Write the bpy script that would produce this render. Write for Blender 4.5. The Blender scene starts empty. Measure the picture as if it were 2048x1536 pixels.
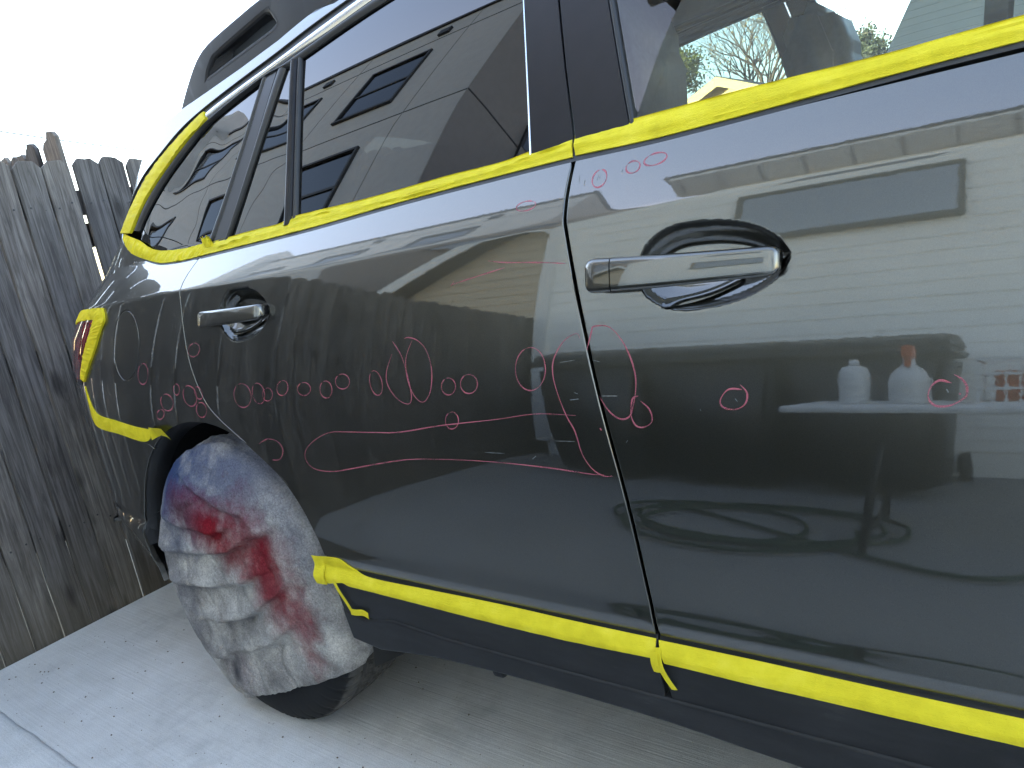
import bpy, bmesh, math, random
import numpy as np
from mathutils import Vector, Matrix, noise
from mathutils.geometry import delaunay_2d_cdt
random.seed(7); np.random.seed(7)
R = math.radians
scn = bpy.context.scene
col = scn.collection

# ------------------------------------------------------------------ camera
# world: X = towards the car's nose, Y = across the car (right side of the car is Y = 0), Z = up
cam_d = bpy.data.cameras.new('camera'); cam = bpy.data.objects.new('camera', cam_d); col.objects.link(cam)
HEAD, PITCH, ROLL = R(51.5), R(12.0), R(10.5)
fw = Vector((-math.cos(HEAD)*math.cos(PITCH), math.sin(HEAD)*math.cos(PITCH), -math.sin(PITCH)))
rt = fw.cross(Vector((0, 0, 1))).normalized(); up = rt.cross(fw)
rt2 = rt*math.cos(ROLL) - up*math.sin(ROLL); up2 = up*math.cos(ROLL) + rt*math.sin(ROLL)
cam.matrix_world = Matrix(((rt2.x, up2.x, -fw.x, 1.489), (rt2.y, up2.y, -fw.y, -.806), (rt2.z, up2.z, -fw.z, 1.09), (0, 0, 0, 1)))
cam_d.sensor_width = 36; cam_d.lens = 1450/2048*36; cam_d.clip_end = 3000; cam_d.clip_start = .01
scn.camera = cam
# ------------------------------------------------------------------ sky, sun, exposure
SUN = Vector((-.42, -.86, .20)).normalized()          # direction towards the sun: behind the tall houses
world = bpy.data.worlds.new('World'); scn.world = world; world.use_nodes = True
wn = world.node_tree; bg = wn.nodes['Background']
sky = wn.nodes.new('ShaderNodeTexSky'); sky.sky_type = 'NISHITA'; sky.sun_disc = False
sky.sun_elevation = math.asin(SUN.z); sky.sun_rotation = math.atan2(SUN.x, SUN.y)
sky.air_density = 1.0; sky.dust_density = 1.6; sky.ozone_density = 1.0
wn.links.new(sky.outputs[0], bg.inputs[0]); bg.inputs[1].default_value = .13
sd = bpy.data.lights.new('sun', 'SUN'); sd.energy = 3.6; sd.angle = R(.53); sd.color = (1, .93, .82)
so = bpy.data.objects.new('sun', sd); col.objects.link(so); so.rotation_euler = SUN.to_track_quat('Z', 'Y').to_euler()
vs = scn.view_settings; vs.view_transform = 'Standard'; vs.look = 'None'; vs.gamma = 1; vs.use_curve_mapping = False
vs.exposure = 3.95
vs.use_white_balance = True; vs.white_balance_temperature = 7100; vs.white_balance_tint = 17.5     # the phone balanced for open shade
scn.cycles.use_denoising = True
scn.cycles.max_bounces = 10; scn.cycles.transparent_max_bounces = 16; scn.cycles.glossy_bounces = 5
scn.cycles.caustics_reflective = False; scn.cycles.caustics_refractive = False

# ------------------------------------------------------------------ materials
def mat(name):
    m = bpy.data.materials.new(name); m.use_nodes = True
    nt = m.node_tree; return m, nt, nt.nodes, nt.links, nt.nodes['Principled BSDF']
def N(nt, t, **k):
    n = nt.nodes.new(t)
    for a, v in k.items():
        if a.startswith('i_'): n.inputs[a[2:].replace('_', ' ')].default_value = v
        else: setattr(n, a, v)
    return n
def ramp(nt, fac, stops, interp='LINEAR'):
    r = nt.nodes.new('ShaderNodeValToRGB'); r.color_ramp.interpolation = interp
    e = r.color_ramp.elements
    while len(e) < len(stops): e.new(.5)
    for el, (p, c) in zip(e, stops): el.position = p; el.color = (*c, 1) if len(c) == 3 else c
    nt.links.new(fac, r.inputs[0]); return r.outputs[0]
def mixc(nt, fac, a, b, mode='MIX'):
    m = nt.nodes.new('ShaderNodeMix'); m.data_type = 'RGBA'; m.blend_type = mode
    for s, v in ((0, fac), (6, a), (7, b)):
        if hasattr(v, 'is_linked'): nt.links.new(v, m.inputs[s])
        else: m.inputs[s].default_value = v if s == 0 else (*v, 1)
    return m.outputs[2]
def math_(nt, op, a, b=None):
    m = nt.nodes.new('ShaderNodeMath'); m.operation = op
    for i, v in ((0, a), (1, b)):
        if v is None: continue
        if hasattr(v, 'is_linked'): nt.links.new(v, m.inputs[i])
        else: m.inputs[i].default_value = v
    return m.outputs[0]
def coords(nt, kind='Object', scale=(1, 1, 1), rot=(0, 0, 0), loc=(0, 0, 0)):
    tc = nt.nodes.new('ShaderNodeTexCoord'); mp = nt.nodes.new('ShaderNodeMapping')
    mp.inputs['Scale'].default_value = scale; mp.inputs['Rotation'].default_value = rot; mp.inputs['Location'].default_value = loc
    nt.links.new(tc.outputs[kind], mp.inputs[0]); return mp.outputs[0]
def noise_t(nt, vec, scale, detail=4, rough=.55, dist=0):
    n = N(nt, 'ShaderNodeTexNoise'); n.inputs['Scale'].default_value = scale; n.inputs['Detail'].default_value = detail
    n.inputs['Roughness'].default_value = rough; n.inputs['Distortion'].default_value = dist
    if vec is not None: nt.links.new(vec, n.inputs['Vector'])
    return n.outputs[0]
def bump(nt, h, strength, dist, normal=None):
    b = nt.nodes.new('ShaderNodeBump'); b.inputs['Strength'].default_value = strength; b.inputs['Distance'].default_value = dist
    nt.links.new(h, b.inputs['Height'])
    if normal is not None: nt.links.new(normal, b.inputs['Normal'])
    return b.outputs[0]
def plain(name, c, rough=.6, metal=0, coat=0, vary=.12, vscale=30, spec=.5):
    m, nt, nd, lk, p = mat(name)
    v = noise_t(nt, coords(nt), vscale, 3)
    lk.new(ramp(nt, v, [(.3, tuple(x*(1-vary) for x in c)), (.7, tuple(min(1, x*(1+vary)) for x in c))]), p.inputs['Base Color'])
    p.inputs['Roughness'].default_value = rough; p.inputs['Metallic'].default_value = metal; p.inputs['Coat Weight'].default_value = coat
    p.inputs['Specular IOR Level'].default_value = spec
    return m
M = {}
# car paint: dark green-grey metallic under clear coat
m, nt, nd, lk, p = mat('car_paint'); M['paint'] = m
oc = coords(nt)
fl = noise_t(nt, oc, 2600, 1, .5)
lk.new(ramp(nt, fl, [(.35, (.046, .0435, .035)), (.65, (.078, .0735, .059))]), p.inputs['Base Color'])
p.inputs['Metallic'].default_value = .92; p.inputs['Roughness'].default_value = .32
p.inputs['Coat Weight'].default_value = 1; p.inputs['Coat Roughness'].default_value = .012; p.inputs['Coat IOR'].default_value = 1.86
peel = noise_t(nt, oc, 210, 2, .5); lk.new(bump(nt, peel, .005, .002), p.inputs['Coat Normal'])
dust = noise_t(nt, coords(nt, scale=(1, 1, 1)), 420, 3, .7)
lk.new(ramp(nt, dust, [(.62, (.31,)*3), (.8, (.42,)*3)]), p.inputs['Roughness'])
# glass
def glass(name, tint, refl, wav, wscale):
    m, nt, nd, lk, p = mat(name); nd.remove(p)
    tr = N(nt, 'ShaderNodeBsdfTransparent'); tr.inputs[0].default_value = (*tint, 1)
    gl = N(nt, 'ShaderNodeBsdfGlossy'); gl.inputs['Roughness'].default_value = .0; gl.inputs[0].default_value = (.95, .97, 1, 1)
    fr = N(nt, 'ShaderNodeFresnel'); fr.inputs[0].default_value = refl
    mx = N(nt, 'ShaderNodeMixShader')
    if wav:
        b = bump(nt, noise_t(nt, coords(nt, scale=wscale), 1, 1, .4), wav, .02); lk.new(b, gl.inputs['Normal'])
    lk.new(fr.outputs[0], mx.inputs[0]); lk.new(tr.outputs[0], mx.inputs[1]); lk.new(gl.outputs[0], mx.inputs[2])
    lk.new(mx.outputs[0], nd['Material Output'].inputs[0]); return m
M['glass_dark'] = glass('privacy_glass', (.008, .009, .010), 1.7, 0, (1, 1, 1))
M['glass_wavy'] = glass('wavy_privacy_glass', (.008, .009, .010), 1.7, .17, (3.8, 2, 5))
M['glass'] = glass('clear_glass', (.62, .70, .69), 1.47, 0, (1, 1, 1))
M['glass_side'] = glass('tinted_far_glass', (.20, .26, .26), 1.5, 0, (1, 1, 1))
M['house_glass'] = glass('house_window_glass', (.02, .02, .025), 2.6, .02, (3, 3, 3))
M['black_gloss'] = plain('black_gloss_trim', (.012, .012, .014), .12, 0, .6)
M['pillar'] = plain('pillar_applique', (.011, .010, .012), .3, 0, 0, spec=.22)
M['rubber'] = plain('rubber_seal', (.009, .009, .010), .45)
M['chrome'] = plain('bright_trim', (.72, .75, .78), .16, 1, 0, .03)
M['shell'] = plain('dark_inner_shell', (.010, .010, .011), .8)
m, nt, nd, lk, p = mat('cladding_plastic'); M['plastic'] = m
gr = noise_t(nt, coords(nt), 700, 2, .6); du = noise_t(nt, coords(nt, scale=(2.2, 2, 9)), 3, 6, .7); sc = noise_t(nt, coords(nt, scale=(7, 3, 90), rot=(0, R(12), 0)), 4, 3, .7)
k1 = ramp(nt, du, [(.42, (.0085, .0088, .0095)), (.62, (.016, .016, .017)), (.80, (.045, .043, .040))])
lk.new(mixc(nt, ramp(nt, sc, [(.69, (0, 0, 0)), (.74, (.6,)*3)]), k1, (.06, .06, .06)), p.inputs['Base Color'])
p.inputs['Roughness'].default_value = .52; p.inputs['Specular IOR Level'].default_value = .3
lk.new(bump(nt, gr, .3, .0012), p.inputs['Normal'])
M['rail'] = plain('rail_plastic', (.017, .0175, .020), .5, 0, 0, .06, 240, spec=.3)
M['rail_dark'] = plain('rail_pocket_plastic', (.013, .0135, .016), .55, 0, 0, .06, 240, spec=.3)
M['lamp_red'] = plain('red_lamp_lens', (.16, .006, .010), .08, 0, 1, .3, 8)
M['interior'] = plain('interior_trim', (.045, .045, .048), .7)
M['seat'] = plain('seat_leather', (.11, .115, .115), .5, 0, 0, .1, 90)
m, nt, nd, lk, p = mat('pink_wax_pencil'); M['pen'] = m
p.inputs['Base Color'].default_value = (.36, .085, .115, 1); p.inputs['Roughness'].default_value = .7
tr = N(nt, 'ShaderNodeBsdfTransparent'); mx = N(nt, 'ShaderNodeMixShader')
lk.new(ramp(nt, math_(nt, 'ADD', math_(nt, 'MULTIPLY', noise_t(nt, coords(nt), 900, 3, .7), .6), math_(nt, 'MULTIPLY', noise_t(nt, coords(nt), 35, 2, .5), .5)), [(.36, (.25,)*3), (.60, (1,)*3)]), mx.inputs[0])
lk.new(tr.outputs[0], mx.inputs[1]); lk.new(p.outputs[0], mx.inputs[2]); lk.new(mx.outputs[0], nd['Material Output'].inputs[0])
M['scratch'] = plain('scratch_mark', (.13, .14, .14), .6)
# masking tape
m, nt, nd, lk, p = mat('yellow_masking_tape'); M['tape'] = m
oc = coords(nt)
a = noise_t(nt, oc, 26, 4, .6); b_ = noise_t(nt, coords(nt, scale=(900, 900, 900)), 1, 2, .6)
cc = ramp(nt, a, [(.3, (.56, .455, .016)), (.55, (.66, .545, .022)), (.75, (.72, .60, .045))])
lk.new(cc, p.inputs['Base Color']); p.inputs['Roughness'].default_value = .62; p.inputs['Specular IOR Level'].default_value = .2
cr = noise_t(nt, coords(nt, scale=(60, 60, 420)), 1, 3, .6)
wk = noise_t(nt, coords(nt, scale=(95, 60, 40), rot=(0, R(25), 0)), 1, 4, .7, .6)
lk.new(bump(nt, math_(nt, 'ADD', math_(nt, 'ADD', b_, cr), math_(nt, 'MULTIPLY', wk, 1.6)), .55, .0018), p.inputs['Normal'])
p.inputs['Subsurface Weight'].default_value = 0
# tyre
m, nt, nd, lk, p = mat('tyre_rubber'); M['tyre'] = m
oc = coords(nt); sp = N(nt, 'ShaderNodeSeparateXYZ'); lk.new(oc, sp.inputs[0])
rr_ = math_(nt, 'SQRT', math_(nt, 'ADD', math_(nt, 'MULTIPLY', sp.outputs[0], sp.outputs[0]), math_(nt, 'MULTIPLY', sp.outputs[2], sp.outputs[2])))
dn = noise_t(nt, oc, 60, 5, .65)
lk.new(mixc(nt, ramp(nt, math_(nt, 'ADD', rr_, math_(nt, 'MULTIPLY', dn, .006)), [(.3570, (0, 0, 0)), (.3585, (1, 1, 1))]), (.0065, .0065, .007), ramp(nt, dn, [(.3, (.040, .038, .036)), (.7, (.085, .080, .074))])), p.inputs['Base Color'])  # dark sidewall and dusty tread; groove shade is painted in by radius
p.inputs['Roughness'].default_value = .62; p.inputs['Specular IOR Level'].default_value = .2
M['rim'] = plain('dark_alloy', (.10, .10, .105), .35, .8)
# weathered wood
def wood(name, dark, mid, light):
    m, nt, nd, lk, p = mat(name)
    oi = N(nt, 'ShaderNodeObjectInfo'); tc = N(nt, 'ShaderNodeTexCoord')
    ad = N(nt, 'ShaderNodeVectorMath', operation='ADD'); sc = N(nt, 'ShaderNodeVectorMath', operation='SCALE'); sc.inputs['Scale'].default_value = 37
    cx = N(nt, 'ShaderNodeCombineXYZ')
    for i in range(3): lk.new(oi.outputs['Random'], cx.inputs[i])
    lk.new(cx.outputs[0], sc.inputs[0]); lk.new(tc.outputs['Object'], ad.inputs[0]); lk.new(sc.outputs[0], ad.inputs[1])
    mp = N(nt, 'ShaderNodeMapping'); mp.inputs['Scale'].default_value = (26, 26, 1.5); lk.new(ad.outputs[0], mp.inputs[0])
    big = noise_t(nt, ad.outputs[0], 3.2, 3, .6)
    grain = noise_t(nt, mp.outputs[0], 2.2, 7, .68, 1.1)
    mp2 = N(nt, 'ShaderNodeMapping'); mp2.inputs['Scale'].default_value = (120, 120, 3.2); lk.new(ad.outputs[0], mp2.inputs[0])
    fine = noise_t(nt, mp2.outputs[0], 2, 4, .7)
    vo = N(nt, 'ShaderNodeTexVoronoi'); vo.inputs['Scale'].default_value = 1
    mp3 = N(nt, 'ShaderNodeMapping'); mp3.inputs['Scale'].default_value = (9, 9, 3.4); lk.new(ad.outputs[0], mp3.inputs[0]); lk.new(mp3.outputs[0], vo.inputs['Vector'])
    knot = ramp(nt, vo.outputs['Distance'], [(.0, (0, 0, 0)), (.08, (.1, .1, .1)), (.20, (1, 1, 1))])
    h = math_(nt, 'ADD', math_(nt, 'MULTIPLY', grain, .75), math_(nt, 'MULTIPLY', fine, .25))
    c1 = ramp(nt, h, [(.30, dark), (.47, mid), (.62, light), (.8, tuple(x*1.25 for x in light))])
    c2 = mixc(nt, 1.0, c1, ramp(nt, big, [(.25, (.62, .60, .62)), (.75, (1.12, 1.10, 1.06))]), 'MULTIPLY')
    rb = ramp(nt, oi.outputs['Random'], [(0, (.66, .67, .70)), (1, (1.22, 1.19, 1.14))])
    c3 = mixc(nt, 1.0, c2, rb, 'MULTIPLY')
    sep = N(nt, 'ShaderNodeSeparateXYZ'); lk.new(tc.outputs['Object'], sep.inputs[0])
    # splash-back staining on the lowest part of the boards, ragged
    st = math_(nt, 'ADD', sep.outputs[2], math_(nt, 'MULTIPLY', big, .55))
    c4 = mixc(nt, ramp(nt, st, [(.35, (.55,)*3), (.72, (0, 0, 0))]), c3, (.075, .062, .042))
    c5 = mixc(nt, ramp(nt, knot, [(0, (.75,)*3), (1, (0, 0, 0))]), c4, tuple(x*.45 for x in dark))
    lk.new(c5, p.inputs['Base Color']); p.inputs['Roughness'].default_value = .85
    p.inputs['Specular IOR Level'].default_value = .25
    lk.new(bump(nt, h, .7, .004), p.inputs['Normal']); return m
M['wood'] = wood('weathered_board', (.030, .027, .026), (.102, .094, .090), (.19, .178, .172))
# concrete with brush marks
def concrete(name, c, brush_rot):
    m, nt, nd, lk, p = mat(name)
    oc = coords(nt); br = coords(nt, scale=(1.6, 150, 1), rot=(0, 0, brush_rot))
    big = noise_t(nt, oc, 1.7, 5, .6); md = noise_t(nt, oc, 14, 5, .65); gr = noise_t(nt, oc, 420, 3, .7)
    bn = noise_t(nt, br, 1, 4, .6, .2)
    base = ramp(nt, big, [(.28, tuple(x*.87 for x in c)), (.72, tuple(x*1.06 for x in c))])
    b2 = mixc(nt, 1, base, ramp(nt, md, [(.3, (.92, .915, .91)), (.7, (1.04, 1.04, 1.04))]), 'MULTIPLY')
    b3 = mixc(nt, 1, b2, ramp(nt, gr, [(.30, (.62,)*3), (.5, (1, 1, 1)), (.75, (1.12,)*3)]), 'MULTIPLY')
    b4 = mixc(nt, 1, b3, ramp(nt, bn, [(.35, (.95,)*3), (.62, (1.02,)*3)]), 'MULTIPLY')
    # specks and dark oil spots
    vo = N(nt, 'ShaderNodeTexVoronoi'); vo.inputs['Scale'].default_value = 17; lk.new(oc, vo.inputs['Vector'])
    sp = ramp(nt, vo.outputs['Distance'], [(.03, (1, 1, 1)), (.065, (0, 0, 0))])
    b5 = mixc(nt, math_(nt, 'MULTIPLY', sp, .38), b4, (.05, .045, .04))
    st = ramp(nt, noise_t(nt, coords(nt, loc=(3.1, 1.7, 0)), 3.4, 6, .72), [(.55, (0, 0, 0)), (.72, (.65,)*3)])
    b6 = mixc(nt, st, b5, tuple(x*.55 for x in c))
    lk.new(b6, p.inputs['Base Color']); p.inputs['Roughness'].default_value = .88; p.inputs['Specular IOR Level'].default_value = .3
    hh = math_(nt, 'ADD', math_(nt, 'MULTIPLY', bn, .8), math_(nt, 'MULTIPLY', gr, .45))
    lk.new(bump(nt, hh, .8, .0025), p.inputs['Normal']); return m
M['concrete'] = concrete('brushed_concrete', (.57, .563, .555), R(0))
M['concrete2'] = concrete('trowelled_concrete', (.58, .575, .565), R(90))
M['concrete3'] = concrete('dimmed_concrete', (.36, .352, .335), R(90))  # concrete colour lowered to dim its reflection in the doors
M['dirt'] = plain('bare_soil', (.24, .21, .16), .95, 0, 0, .4, 3)
M['stucco'] = plain('grey_stucco', (.52, .515, .52), .9, 0, 0, .05, 6)
M['stucco2'] = plain('shaded_stucco', (.31, .29, .285), .9, 0, 0, .05, 6)  # stucco darkened for the shade on the end wall; reused for joints
M['white_siding'] = plain('off_white_siding', (.86, .85, .81), .6, 0, 0, .05, 2)
M['tan_siding'] = plain('tan_siding', (.55, .46, .34), .7, 0, 0, .06, 3)
M['trim'] = plain('white_trim', (.74, .74, .72), .5, 0, 0, .03, 3)
M['roofing'] = plain('asphalt_shingle', (.06, .058, .056), .9, 0, 0, .3, 20)
M['dark_trim'] = plain('dark_frame', (.035, .035, .037), .5)
M['yellow_paint'] = plain('yellow_house_paint', (.62, .47, .16), .6, 0, 0, .06, 3)
M['bark'] = plain('bark', (.11, .085, .062), .9, 0, 0, .3, 8)
M['leaf_y'] = plain('autumn_leaf', (.34, .23, .035), .7, 0, 0, .4, 2)
M['leaf_g'] = plain('green_leaf', (.13, .15, .035), .7, 0, 0, .4, 2)
M['leaf_d'] = plain('evergreen_leaf', (.030, .042, .018), .7, 0, 0, .4, 2)
M['bin'] = plain('black_bin_plastic', (.020, .021, .022), .45)
M['table'] = plain('white_table_plastic', (.78, .78, .76), .5)
M['steel'] = plain('dark_steel', (.04, .04, .042), .45, .6)
M['bottle'] = plain('white_bottle_plastic', (.72, .72, .70), .4)
M['orange'] = plain('orange_plastic', (.55, .10, .02), .45)
M['hose'] = plain('green_hose', (.012, .05, .022), .45)
M['wire'] = plain('wire_sheath', (.03, .03, .03), .6)

# ------------------------------------------------------------------ object helpers
def link(name, me, m=None, parent=None):
    o = bpy.data.objects.new(name, me); col.objects.link(o)
    if m is not None and me is not None and len(me.materials) == 0: me.materials.append(M[m] if isinstance(m, str) else m)
    if parent is not None: o.parent = parent
    return o
def tag(o, label=None, cat=None, group=None, kind=None):
    if label: o['label'] = label
    if cat: o['category'] = cat
    if group: o['group'] = group
    if kind: o['kind'] = kind
    return o
def thing(name, label, cat, loc=(0, 0, 0), rz=0, group=None):
    o = bpy.data.objects.new(name, None); col.objects.link(o); o.location = loc; o.rotation_euler = (0, 0, rz); o.empty_display_size = .1
    return tag(o, label, cat, group)
def mesh(name, V, F, smooth=True, normals=None):
    me = bpy.data.meshes.new(name); me.from_pydata([tuple(v) for v in V], [], [tuple(int(i) for i in f) for f in F])
    me.validate()
    if smooth: me.polygons.foreach_set('use_smooth', [True]*len(me.polygons))
    me.update()
    if normals is not None: me.normals_split_custom_set_from_vertices([tuple(n) for n in normals])
    return me
class B:
    """collects simple solids into one mesh"""
    def __init__(s): s.bm = bmesh.new()
    def box(s, x0, x1, y0, y1, z0, z1, bev=0, mtx=None):
        r = bmesh.ops.create_cube(s.bm, size=1)
        vs_ = r['verts']
        for v in vs_: v.co = Vector(((x0+x1)/2+v.co.x*(x1-x0), (y0+y1)/2+v.co.y*(y1-y0), (z0+z1)/2+v.co.z*(z1-z0)))
        if mtx: bmesh.ops.transform(s.bm, matrix=mtx, verts=vs_)
        if bev:
            es = list({e for v in vs_ for e in v.link_edges}); bmesh.ops.bevel(s.bm, geom=es, offset=bev, segments=2, affect='EDGES', profile=.6)
        return s
    def prism(s, pts, axis, a, b):
        """pts 2D polygon extruded along axis ('x','y','z') from a to b"""
        def P(u, v, w): return {'x': (w, u, v), 'y': (u, w, v), 'z': (u, v, w)}[axis]
        A = [s.bm.verts.new(P(u, v, a)) for u, v in pts]; C = [s.bm.verts.new(P(u, v, b)) for u, v in pts]
        s.bm.faces.new(A); s.bm.faces.new(C[::-1])
        n = len(pts)
        for i in range(n): s.bm.faces.new((A[i], C[i], C[(i+1) % n], A[(i+1) % n]))
        return s
    def tube(s, pts, r, seg=8, cap=True):
        pts = [Vector(p) for p in pts]; rings = []
        rr = r if hasattr(r, '__len__') else [r]*len(pts)
        prev = None
        for i, p in enumerate(pts):
            t = (pts[min(i+1, len(pts)-1)]-pts[max(i-1, 0)]).normalized()
            if prev is None: a = t.orthogonal().normalized()
            else:
                a = (prev - t*prev.dot(t))
                a = a.normalized() if a.length > 1e-6 else t.orthogonal().normalized()
            prev = a; b = t.cross(a)
            rings.append([s.bm.verts.new(p + (a*math.cos(2*math.pi*k/seg)+b*math.sin(2*math.pi*k/seg))*rr[i]) for k in range(seg)])
        for A, C in zip(rings, rings[1:]):
            for k in range(seg): s.bm.faces.new((A[k], A[(k+1) % seg], C[(k+1) % seg], C[k]))
        if cap and seg > 2: s.bm.faces.new(rings[0][::-1]); s.bm.faces.new(rings[-1])
        return s
    def lathe(s, prof, seg=32, mtx=None):
        """prof: (r, z) pairs about Z"""
        rings = []; new = []
        for r, z in prof:
            ring = [s.bm.verts.new((r*math.cos(2*math.pi*k/seg), r*math.sin(2*math.pi*k/seg), z)) for k in range(seg)]; rings.append(ring); new += ring
        for A, C in zip(rings, rings[1:]):
            for k in range(seg): s.bm.faces.new((A[k], A[(k+1) % seg], C[(k+1) % seg], C[k]))
        s.bm.faces.new(rings[0][::-1]); s.bm.faces.new(rings[-1])
        if mtx: bmesh.ops.transform(s.bm, matrix=mtx, verts=new)
        return s
    def quad(s, *p): s.bm.faces.new([s.bm.verts.new(q) for q in p]); return s
    def me(s, name, smooth=False):
        bmesh.ops.recalc_face_normals(s.bm, faces=s.bm.faces[:])
        me = bpy.data.meshes.new(name); s.bm.to_mesh(me); s.bm.free(); me.validate()
        if smooth: me.polygons.foreach_set('use_smooth', [True]*len(me.polygons))
        return me
    def obj(s, name, m, parent=None, smooth=False): return link(name, s.me(name, smooth), m, parent)

# the serial number on the bins, set as type once while the scene is still empty
_fc = bpy.data.curves.new('serial', 'FONT'); _fc.body = 'FWUS8T2S'; _fc.size = .062; _fc.align_x = 'CENTER'
_fo = bpy.data.objects.new('serial', _fc); col.objects.link(_fo)
SERIAL = bpy.data.meshes.new_from_object(_fo.evaluated_get(bpy.context.evaluated_depsgraph_get()))
col.objects.unlink(_fo); SERIAL.materials.clear(); SERIAL.materials.append(M['scratch'])

# ------------------------------------------------------------------ the car's side surface  y = prof(z) + plan(x, z)
def _tab(z,T):
    T=np.array(T,float); return np.interp(z,T[:,0],T[:,1])
TILT=[(.25,4),(.36,-2),(.472,-3),(.478,36),(.493,40),(.499,-20),(.506,-8),(.515,7),(.53,8.5),(.555,3),(.60,1.2),(.67,1.7),(.75,3.2),(.81,6.0),(.88,8.6),(.95,10.2),(1.0,11.6),(1.04,12.6),(1.06,13.2),(1.080,14),(1.087,32.5),(1.12,34),(1.165,37),(1.18,22),(1.30,22.5),(1.45,24.5),(1.53,28),(1.58,33),(1.62,52),(1.66,75)]
_z=np.linspace(.25,1.66,2821)
_a=_tab(_z,TILT)
k=np.ones(9)/9; _a=np.convolve(np.pad(_a,4,mode='edge'),k,'valid')
_y=np.concatenate([[0],np.cumsum(np.tan(np.radians(.5*(_a[1:]+_a[:-1])))*np.diff(_z))])
_y-=np.interp(.51,_z,_y)
def prof(z): return np.interp(z,_z,_y)
XR=[(.25,-.75),(.35,-.80),(.4,-.93),(.5,-1.15),(.6,-1.19),(.7,-1.21),(.85,-1.25),(.95,-1.25),(1.0,-1.23),(1.05,-1.14),(1.1,-1.04),(1.155,-.96),(1.2,-.89),(1.26,-.82),(1.33,-.77),(1.4,-.72),(1.5,-.63),(1.66,-.45)]
BB=.5; NN=2.7; X0=-.35
def bow(x): return .010*(x-.9)**2
def corner(x,z):
    L=X0-_tab(z,XR); u=np.clip((X0-x)/L,0,.9999)
    return BB*(1-(1-u**NN)**(1/NN))
def S(x,z): return prof(z)+bow(x)+corner(x,z)

YC = .92                                                # centre line of the car
def _xr(z): return _tab(z, XR)
def P0(w, z):
    w = np.asarray(w, float); z = np.asarray(z, float)
    xr = _xr(z); L = X0-xr; q = np.maximum((X0-w)/(2*L), 0); qq = np.minimum(q, 1.0)
    u = np.minimum(1-(1-qq)**2, 1-1e-9)
    x = np.where(w >= X0, w, X0-u*L-.05*np.maximum(q-1, 0))
    y = prof(z)+bow(x)+np.where(w >= X0, 0, BB*(1-(1-u**NN)**(1/NN)))+np.maximum(q-1, 0)*2*L
    return np.stack([x, y, z+0*x], -1)
def x2w(x, z):
    x = np.asarray(x, float); L = X0-_xr(np.asarray(z, float)); u = np.clip((X0-x)/L, 0, .99999)
    return np.where(x >= X0, x, X0-(1-np.sqrt(1-u))*2*L)
def XZ(pts):
    a = np.array(pts, float); return np.stack([x2w(a[:, 0], a[:, 1]), a[:, 1]], -1)
def nrm(w, z, f, h=6e-4):
    a = f(w+h, z)-f(w-h, z); b = f(w, z+h)-f(w, z-h)
    n = np.cross(a, b); n /= np.linalg.norm(n, axis=-1)[:, None]+1e-12
    return n                                             # points outwards (-y on the side)
def sstep(t): t = np.clip(t, 0, 1); return t*t*(3-2*t)
# door-handle cups pressed into the doors
CUPS = [(1.046, .194, 1.004, .054, .030), (.047, .184, 1.017, .056, .030)]
def cup(x, z):
    d = 0
    for x0, wd, zc, hh0, D_ in CUPS:
        t = np.clip((x-x0)/wd, 0, 1)
        hh = np.where(t < .35, np.sqrt(np.maximum(0, 1-(1-t/.35)**2)), np.maximum(0, 1-np.clip((t-.35)/.65, 0, 1)**2.3)**.58)*hh0
        dist = np.minimum(hh-np.abs(z-zc), .034)
        d = d + D_*(.35*sstep(dist/.009)+.65*sstep(dist/.034))
    return d
def surf_plain(w, z): return P0(w, z)
def surf_door(w, z):
    p = P0(w, z); p[..., 1] += cup(p[..., 0], z); return p
def poly_inside(pts, poly):
    x, y = pts[:, 0], pts[:, 1]; ins = np.zeros(len(pts), bool); n = len(poly); j = n-1
    for i in range(n):
        xi, yi = poly[i]; xj, yj = poly[j]
        c = ((yi > y) != (yj > y)) & (x < (xj-xi)*(y-yi)/(yj-yi+1e-15)+xi); ins ^= c; j = i
    return ins
def seg_dist(pts, poly):
    A = poly; C = np.roll(poly, -1, 0); d = np.full(len(pts), 9.)
    for a, b in zip(A, C):
        ab = b-a; t = np.clip(((pts-a)@ab)/(ab@ab+1e-15), 0, 1); d = np.minimum(d, np.hypot(*(pts-a-t[:, None]*ab).T))
    return d
def resample(p, sp, closed=False):
    p = np.array(p, float)
    if closed: p = np.vstack([p, p[:1]])
    out = []
    for a, b in zip(p, p[1:]):
        n = max(1, int(math.ceil(np.hypot(*(b-a))/sp)))
        for k in range(n): out.append(a+(b-a)*k/n)
    if not closed: out.append(p[-1])
    return np.array(out)
def spline(p, n):
    """Catmull-Rom through p, resampled to n points evenly by length"""
    p = np.array(p, float)
    if len(p) > 2:
        o = []
        for i in range(len(p)-1):
            a, b, c, d = p[max(i-1, 0)], p[i], p[i+1], p[min(i+2, len(p)-1)]
            for t in np.arange(8)/8: o.append(.5*(2*b+(c-a)*t+(2*a-5*b+4*c-d)*t*t+(-a+3*b-3*c+d)*t**3))
        o.append(p[-1]); p = np.array(o)
    s = np.concatenate([[0], np.cumsum(np.hypot(*np.diff(p, axis=0).T))]); q = np.linspace(0, s[-1], n)
    return np.stack([np.interp(q, s, p[:, k]) for k in range(p.shape[1])], -1)
def smooth(p, n=3):
    return spline(p, max(len(p)*n, 8))
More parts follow.
